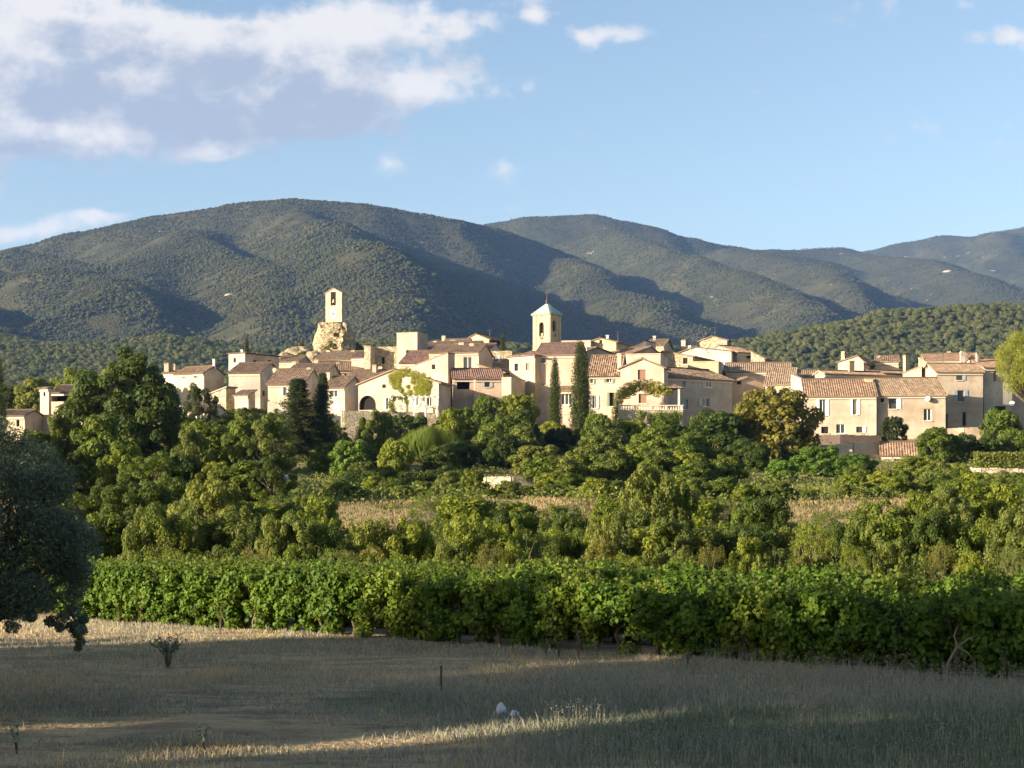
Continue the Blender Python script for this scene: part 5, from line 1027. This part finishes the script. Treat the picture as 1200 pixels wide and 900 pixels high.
# ------------------------------------------------------------------ vineyard
def m_vine():
    return m_leaf('vine_leaves', (.034, .080, .008), (.095, .165, .014), (.23, .26, .035), .34, .6, .2, .3)
M_vine = m_vine(); M_vtrunk = m_bark('vine_bark', (.11, .08, .055))
def vine_leaf_mesh(name, c, n, size, r, tint):
    m = len(c); n = n+r.normal(size=(m, 3))*.55; n /= np.linalg.norm(n, axis=1)[:, None]
    dn = np.array([0, 0, -1.0])+r.normal(size=(m, 3))*.45; a = dn-n*(dn*n).sum(1)[:, None]; a /= np.linalg.norm(a, axis=1)[:, None]+1e-9; b = np.cross(n, a); s = (size*r.uniform(.6, 1.25, m))[:, None]; f = r.uniform(.1, .45, (m, 1))
    base, tip = c-a*s*.85, c+a*s; l, q = c-b*s*.95+n*s*f, c+b*s*.95+n*s*f; l2, q2 = c-a*s*.95-b*s*.6+n*s*f*.5, c-a*s*.95+b*s*.6+n*s*f*.5
    V = np.stack([base, l2, l, tip, q, q2], 1).reshape(-1, 3); o = np.arange(m)[:, None]*6
    tri = np.concatenate([o+[0, 1, 2], o+[0, 2, 3], o+[0, 3, 4], o+[0, 4, 5]], 1).reshape(-1, 3)
    return np_mesh(name, V, tri, M_vine, False, {'tint': np.repeat(tint, 4)})
def vine_proto(seed):
    r = np.random.default_rng(seed+300); n = 3600; zlo = .55 if seed == 5 else .08; nc = 56; CC = np.stack([r.uniform(-.72, .72, nc), r.uniform(-.42, .42, nc), zlo+(1.52-zlo)*r.random(nc)**.75], -1); CC[:, 1] *= np.clip(1.2-np.abs(CC[:, 2]-.95)*.6, .4, 1); RC = r.uniform(.13, .27, nc); i = r.choice(nc, n, p=RC**2/(RC**2).sum()); d = r.normal(size=(n, 3)); d /= np.linalg.norm(d, axis=1)[:, None]; c = CC[i]+d*(RC[i]*np.where(r.random(n) < .2, r.random(n), 1-.3*r.random(n)))[:, None]; c[:, 2] = np.maximum(c[:, 2], .06); nn = d+np.array([0, 0, .3])+np.sign(CC[i][:, 1:2])*np.array([[0, .35, 0]])
    cs, ns = [c], [nn]; tb = MB(); zz = 0
    tb.tube([(0, 0, -.25), (.04, .02, .2), (-.03, -.02, .45), (.02, 0, .66)], [.06, .045, .045, .04], 7); 
    for e in (-1, 1): tb.tube([(.0, 0, .62), (e*.3, .03, .74), (e*.7, 0, .78)], [.035, .028, .02], 5)
    for i in range(13):      # canes that stick out of the top and the sides
        x0 = r.uniform(-.7, .7); lean = r.normal(size=2)*.22; hh = r.uniform(.2, .62) if i < 9 else r.uniform(.1, .25); p0 = np.array([x0, r.uniform(-.2, .2), 1.35]); p1 = p0+[lean[0], lean[1], hh]
        tb.tube([(x0*.7, 0, .78), tuple(p0), tuple(p1)], [.014, .01, .005], 4, False); m = 9; t = r.random(m)[:, None]; cs.append(p0+(p1-p0)*t+r.normal(size=(m, 3))*.06); ns.append(np.tile([0, 0, .6], (m, 1))+r.normal(size=(m, 3))*.5)
    for i in range(5):
        x0 = r.uniform(-.7, .7); e = r.choice([-1, 1]); p0 = np.array([x0, e*.35, r.uniform(.7, 1.3)]); p1 = p0+[r.normal()*.15, e*r.uniform(.15, .4), -r.uniform(.1, .5)]
        tb.tube([tuple(p0), tuple(p1)], [.008, .004], 4, False); m = 12; t = r.random(m)[:, None]; cs.append(p0+(p1-p0)*t+r.normal(size=(m, 3))*.05); ns.append(np.tile([0, e, .2], (m, 1)))
    c = np.concatenate(cs); nn = np.concatenate(ns); return vine_leaf_mesh('vine_foliage', c, nn, .053, r, np.clip(.45*vnoise(c[:, 0]*3+seed*9, c[:, 2]*3, seed)+.55*r.random(len(c)), 0, 1)), tb.mesh('vine_trunk', M_vtrunk)
VP = [vine_proto(i) for i in range(6)]
RD = np.array([23.4, -14.0]); RD /= np.linalg.norm(RD); RN = np.array([-RD[1], RD[0]]); P00 = np.array([-12.7, 45.0])
ROWN = ['front', 'second', 'third', 'fourth', 'fifth']
for row in range(5):
    B = P00+RN*2.15*row; t0 = (K(96)*B[1]-B[0])/(RD[0]-K(96)*RD[1]); t1 = (K(1235)*B[1]-B[0])/(RD[0]-K(1235)*RD[1]); n = int((t1-t0)/1.15)+1
    for i in range(n):
        x, y = B+RD*(t0+1.15*i+random.uniform(-.1, .1)); f, t = VP[5 if row == 0 and abs(600+F*x/y-732) < 14 else random.randrange(5)]; g = gz(x, y)
        lab = f'leafy green grapevine in the {ROWN[row]} row of the vineyard'
        if row == 0 and i < 3: lab = ['sunlit grapevine at the left end of the front vineyard row', 'second grapevine from the left end of the front vineyard row', 'third grapevine from the left end of the front vineyard row'][i]
        if row == 0 and abs(600+F*x/y-732) < 14: lab = 'grapevine with its bare trunk showing above the lit soil, front vineyard row'
        o = empty('grapevine', (x, y, g), -math.atan2(14, 23.4)+(math.pi if random.random() < .5 else 0), lab, 'grapevine', 'grapevines of the vineyard')
        s = random.uniform(.84, 1.06); o.scale = (1.02, random.uniform(.9, 1.15), s); link('trunk', t, o); link('foliage', f, o)
# ------------------------------------------------------------------ foreground plants
LM['shade_olive'] = m_leaf('olive_leaves', (.058, .08, .05), (.12, .15, .105), (.22, .25, .2), .12, .6, .25, 0)
def olive():
    r = np.random.default_rng(5); Y = 26.0; x = K(-8)*Y; g = gz(x, Y); z = lambda v: ZV(v, Y)-g; px = lambda u: K(u)*Y-x
    C = [];
    for u, v, rr in [(-10, 545, 50), (30, 560, 50), (0, 600, 60), (50, 600, 46), (60, 640, 46), (20, 650, 60), (75, 670, 34), (-40, 640, 60), (-50, 580, 50), (40, 690, 36), (0, 690, 34), (85, 640, 24), (66, 575, 30), (90, 690, 18), (30, 520, 28), (-5, 515, 30), (75, 612, 26), (-60, 690, 40), (15, 705, 22), (95, 660, 16), (-80, 620, 60), (-20, 712, 26), (48, 712, 16), (-60, 725, 34), (-95, 690, 60), (-5, 728, 16), (30, 722, 14)]:
        for k in range(3): C.append((px(u)+r.normal()*.12, r.uniform(-1.0, 1.0)*(1.0 if rr > 30 else .5), z(v)+r.normal()*.1, rr/F*Y*r.uniform(.62, .85)))
    for u, v, rr in [(84, 715, 11), (92, 728, 10), (98, 738, 8), (88, 742, 8), (82, 735, 7), (94, 752, 6), (90, 760, 4), (100, 725, 6), (72, 735, 6), (60, 728, 8), (40, 722, 7), (10, 718, 9), (-5, 722, 8), (76, 722, 8)]: C.append((px(u), r.uniform(-.2, .2), z(v), rr/F*Y))
    C = np.array(C); Q, t = clump_leaves(C[:, :3], C[:, 3], 760, .042, .26, r, .95, .8, .4)
    o = empty('olive_tree', (x, Y, g), 0, 'dark olive tree in shade at the left edge with a drooping twig', 'olive tree'); link('crown', leaves_mesh('crown', Q, t, LM['shade_olive']), o)
    tb = MB(); limbs(tb, C[:40, :3], (-1.1, .1), 1.1, .17, r, 26); tb.tube([(-1.1, .1, 1.08), (px(30), .1, z(680)), (px(60), 0, z(690)), (px(84), 0, z(715)), (px(92), 0, z(740)), (px(91), 0, z(762))], [.06, .04, .03, .02, .012, .006], 5); tb.build('trunk', M_bark, o)
olive()
LM['pale'] = m_leaf('pale_weed_leaves', (.22, .25, .19), (.34, .36, .29), (.46, .46, .40), .25, .7, .2, 0)
def small_plant(lab, u, vb, hpx, wpx, mat, nst, nl, leaf, seed, name, cat, asp=.3, droop=0):
    r = np.random.default_rng(seed); Y = F*ZC/(vb-HV); x = K(u)*Y; g = gz(x, Y); H_, W_ = hpx/F*Y, wpx/F*Y; tb = MB(); cs = []
    for i in range(nst):
        a = r.uniform(0, 6.28); q = r.uniform(.2, 1)*W_/2; e = Vector((math.cos(a)*q, math.sin(a)*q, H_*r.uniform(.65, 1))); m_ = Vector((e.x*.25, e.y*.25, H_*.4)); tb.tube([(0, 0, -.1), m_, e], [.014, .008, .003], 5, False)
        for k in range(nl):
            t = r.uniform(.35, 1.02); p = (m_.lerp(e, (t-.4)/.6) if t > .4 else Vector((0, 0, 0)).lerp(m_, t/.4)); cs.append(np.array(p)+r.normal(size=3)*.03)
    Q = leaf_quads(np.array(cs), np.tile([0, -.3, .7], (len(cs), 1)), leaf, asp, r, .9); o = empty(name, (x, Y, g), 0, lab, cat); link('foliage', leaves_mesh('foliage', Q, r.random(len(cs)), LM[mat]), o); tb.build('stem', M_bark, o); return o
small_plant('young dark olive sapling standing in the shaded grass, left of centre', 197, 782, 48, 48, 'shade_olive', 13, 26, .05, 1, 'olive_sapling', 'sapling', .28)
small_plant('pale-leaved weed with white tips at the lower left corner', 20, 886, 36, 24, 'pale', 5, 12, .05, 2, 'weed', 'weed')
small_plant('pale-leaved weed on the straw strip near the lower left', 238, 882, 30, 30, 'pale', 6, 12, .05, 3, 'weed', 'weed')
for u, vb, h in ((140, 728, 26), (166, 732, 34), (258, 740, 50), (640, 768, 24), (678, 772, 44), (655, 770, 30), (536, 752, 46), (1048, 798, 44), (1062, 796, 36), (870, 776, 34), (806, 780, 26), (950, 786, 30), (1120, 800, 50), (1176, 800, 44), (455, 752, 24), (700, 770, 22)):
    small_plant('', u, vb, h, 16, 'grey' if u > 300 else 'yellow', 4, 14, .045, int(u), 'weed', 'weed', .25)
WL = {140: 'short yellowish weed at the left foot of the vines', 166: 'tall pale yellow weed stalk at the lit left foot of the vines', 258: 'curved tall weed before the left vines', 640: 'short dry weed by the lit soil in mid field', 678: 'tallest dry weed by the lit soil in mid field', 655: 'dry weed between two others by the lit soil',
      536: 'thin tall weed before the middle vines, above the metal stake', 1048: 'left of two grey weeds under the right vines', 1062: 'right of two grey weeds under the right vines', 870: 'grey weed at the foot of the vines right of centre', 806: 'small grey weed at the right end of the lit soil', 950: 'grey weed at the vine foot left of the dry branch',
      1120: 'tall grey weed beneath the dry branch', 1176: 'grey weed at the far right foot of the vines', 455: 'small grey weed before the vines left of the thin tall weed', 700: 'short weed right of the tallest dry weed'}
for o in list(COL.objects):
    if o.name.startswith('weed') and o.type == 'EMPTY' and not o.get('label'):
        u = 600+F*o.location.x/o.location.y; o['label'] = WL[min(WL, key=lambda q: abs(q-u))]; o['group'] = 'weeds along the vine foot'
def stake():
    vb = 812; Y = F*ZC/(vb-HV); x = K(517)*Y; g = gz(x, Y); h = (812-783)/F*Y; r = empty('metal_stake', (x, Y, g), 0, 'thin dark metal stake standing in the shaded grass', 'stake'); b = MB()
    b.box(-.02, .02, -.004, .004, -.3, h); b.box(-.004, .004, .0045, .03, -.3, h); b.build('post', M_iron, r); b = MB(); b.box(-.024, .024, -.009, .035, h+.001, h+.02); b.build('cap', M_iron, r)
stake()
def bags():
    m = NT('thin_plastic'); m.b.inputs['Base Color'].default_value = (.55, .56, .62, 1); m.b.inputs['Roughness'].default_value = .35; m.bump(m.noise(m.co(), 9, 4), .5, .05)
    for i, (u, v, w, h, lab) in enumerate([(587, 834, 15, 15, 'crumpled pale plastic bag with a pointed top in the grass, left one'), (603, 838, 13, 9, 'crumpled rounded plastic bag in the grass, right one')]):
        Y = F*ZC/(v+6-HV); x = K(u)*Y; g = gz(x, Y); vv, f = ico(4); n = fbm(vv[:, 0]*2+i*5, vv[:, 1]*2+vv[:, 2]*3, 4, 9+i); n2 = np.abs(fbm(vv[:, 0]*4+i, vv[:, 2]*4+vv[:, 1], 3, 5)); k = (1+.35*n-.35*n2)
        vv = vv*k[:, None]; s = np.clip((vv[:, 2]+.2), 0, 2)[:, None]
        if i == 0: vv[:, :2] *= (1-.5*np.clip(s, 0, 1.2)); vv[:, 2] *= 1.15
        V = vv*np.array([w/2, w/2.4, h/1.7])/F*Y; o = link('plastic_bag', np_mesh('plastic_bag', V, f, m.m, True), loc=(x, Y, g+h*.33/F*Y+.03)); tag(o, lab, 'bag', 'plastic bags in the grass')
bags()
def dry_branch():
    Y = 31.2; pts = [(1112, 775), (1122, 758), (1136, 748), (1158, 741)]; x0 = K(1112)*Y; g = gz(x0, Y); r = empty('dry_branch', (x0, Y, g), 0, 'bare dry grey branch leaning out of the vines at the right', 'branch'); b = MB()
    W_ = lambda u, v, dy=0: (K(u)*Y-x0, dy, ZV(v, Y)-g)
    b.tube([W_(1108, 800)]+[W_(*p) for p in pts], [.032, .03, .026, .018, .008], 6); b.tube([W_(1122, 758), W_(1132, 764, -.1), W_(1140, 775, -.15)], [.03, .02, .008], 5); b.tube([W_(1136, 748), W_(1146, 754, -.1), W_(1166, 757, -.1)], [.025, .018, .007], 5); b.tube([W_(1122, 758), W_(1119, 745, .05), W_(1124, 734, .1)], [.025, .015, .006], 5); b.build('limb', M_twig, r)
dry_branch()
# ------------------------------------------------------------------ small things by the houses
def tarp():
    Y = 150; x = K(332)*Y; g = ZV(569, Y); M = m_plain('blue_tarpaulin', (.03, .07, .42), .45, .4); r = empty('tarpaulin', (x, Y, g), 0, 'bright blue tarpaulin draped low under the conifers', 'tarpaulin'); w, h = 26/F*Y, 11/F*Y; nx, ny = 26, 10; V = []
    for j in range(ny+1):
        for i in range(nx+1):
            a, c = i/nx*2-1, j/ny*2-1; V.append((a*w/2, c*.8, h*(1-abs(a)**4*.5)*(1-.75*abs(c)**3)*(.8+.25*math.sin(a*5)+.1*math.sin(i*1.7+j)*.6)))
    link('sheet', np_mesh('sheet', np.array(V), np.array([(j*(nx+1)+i, j*(nx+1)+i+1, (j+1)*(nx+1)+i+1, (j+1)*(nx+1)+i) for j in range(ny) for i in range(nx)]), M, True), r)
    b = MB(); b.box(-w/2+.2, w/2-.2, -.5, .5, -1.2, h*.45); b.build('load', M_shut['grey'], r); b = MB(); xx = K(324)*Y-x; b.tube([(xx, .3, -.5), (xx, .3, ZV(553, Y)-g)], [.06, .05], 6); b.build('pole', M_sill, r)
tarp()
def pergola():
    Y = 199.5; x0, x1 = K(458)*Y, K(512)*Y; zf, zt = ZV(483, Y), ZV(465, Y); r = empty('pergola', ((x0+x1)/2, Y, zf), 0, 'light pergola with pale posts in front of the ivy gable house', 'pergola'); L = (x1-x0)/2
    for i in range(5):
        x = -L+2*L*i/4
        for y in (0, 2.2): b = MB(); b.box(x-.07, x+.07, y-.07, y+.07, -.6, zt-zf); b.build('post', M_white, r)
    for y in (0, 2.2): b = MB(); b.box(-L-.2, L+.2, y-.06, y+.06, zt-zf+.002, zt-zf+.14); b.build('beam', M_white, r)
    for i in range(9): x = -L+2*L*i/8; b = MB(); b.box(x-.04, x+.04, -.4, 2.6, zt-zf+.142, zt-zf+.22); b.build('rafter', M_white, r)
pergola()
climber('leafy vine trailing along the light pergola', [(460, 480, 5), (458, 474, 5), (461, 467, 4), (468, 466, 3), (475, 466, 3)], 199.2, 'olive', 150, .12, .9)
def garden_set():
    Y = 197.6; zf = ZV(483, Y)
    for u, lab in ((470, 'white garden chair on the terrace wall, left one'), (500, 'white garden chair on the terrace wall, right one')):
        x = K(u)*Y; r = empty('garden_chair', (x, Y, zf), .3, lab, 'chair', 'garden chairs of the ivy gable house'); b = MB(); b.box(-.28, .28, -.28, .28, .42, .47); b.build('seat', M_white, r); b = MB(); b.box(-.28, .28, .25, .30, .472, 1.0); b.build('backrest', M_white, r)
        for sx in (-1, 1):
            for sy in (-1, 1): b = MB(); b.box(sx*.25-.03, sx*.25+.03, sy*.25-.03, sy*.25+.03, -.02, .418); b.build('leg', M_white, r)
garden_set()
# ------------------------------------------------------------------ the avenue beside the field, outside the picture, whose shadow lies on it
for i, (s, h, w, off) in enumerate([(-15.4, 13.4, 6, 0), (-11.6, 16.0, 7, 1), (-8.6, 17.2, 7, -1), (-5.0, 12.0, 4, 1), (-1.9, 17.2, 7.5, -1), (1.6, 17.8, 6.5, 1), (14.5, 18, 8, 0), (18, 17.6, 10, 0), (22, 17.5, 11, 2), (28, 17, 11, -1), (34, 17, 11, 1), (41, 17, 12, 0)]):
    x, y = -52+s*RD[0]-off*RN[0], 7+s*RD[1]-off*RN[1]
    plant('broad', 0, 0, 0, 1, 'mid', 'tall broad tree in the row beside the field that shades the grass', 'tree', 'roadside trees shading the field', 'tree', None, (x, y), h, w)
for s, h, w in ((4.6, 22.9, 7), (7.4, 23.3, 7.5), (10.2, 21.6, 7.5)):  # added out-of-view pines, crowns raised so a sun streak reaches the grass
    x, y = -52+s*RD[0], 7+s*RD[1]; plant('umbrella', 0, 0, 0, 1, 'mid', 'unseen umbrella pine added beside the field to let a streak of sun under', 'tree', 'added unseen pines shaping the field light', 'tree', None, (x, y), h, w)
for s, h, w in ((3.5, 9.2, 4.5), (6.5, 9.5, 4.5), (9.8, 11.4, 5), (12.4, 12, 5)):  # added out-of-view small trees that block the sun below that streak
    x, y = -52+s*RD[0], 7+s*RD[1]; plant('garden', 0, 0, 0, 1, 'mid', 'unseen bushy tree added under the pines to cut the sun streak short', 'tree', 'added unseen bushy trees that end the sun streak', 'tree', None, (x, y), h, w)
for o in COL.objects:
    if o.get('label') and len(o['label'].split()) > 15 and o.get('group'): o['label'] = o['label'].replace(' leafy ', ' ').replace(' bushy ', ' ').replace(' twiggy ', ' ')
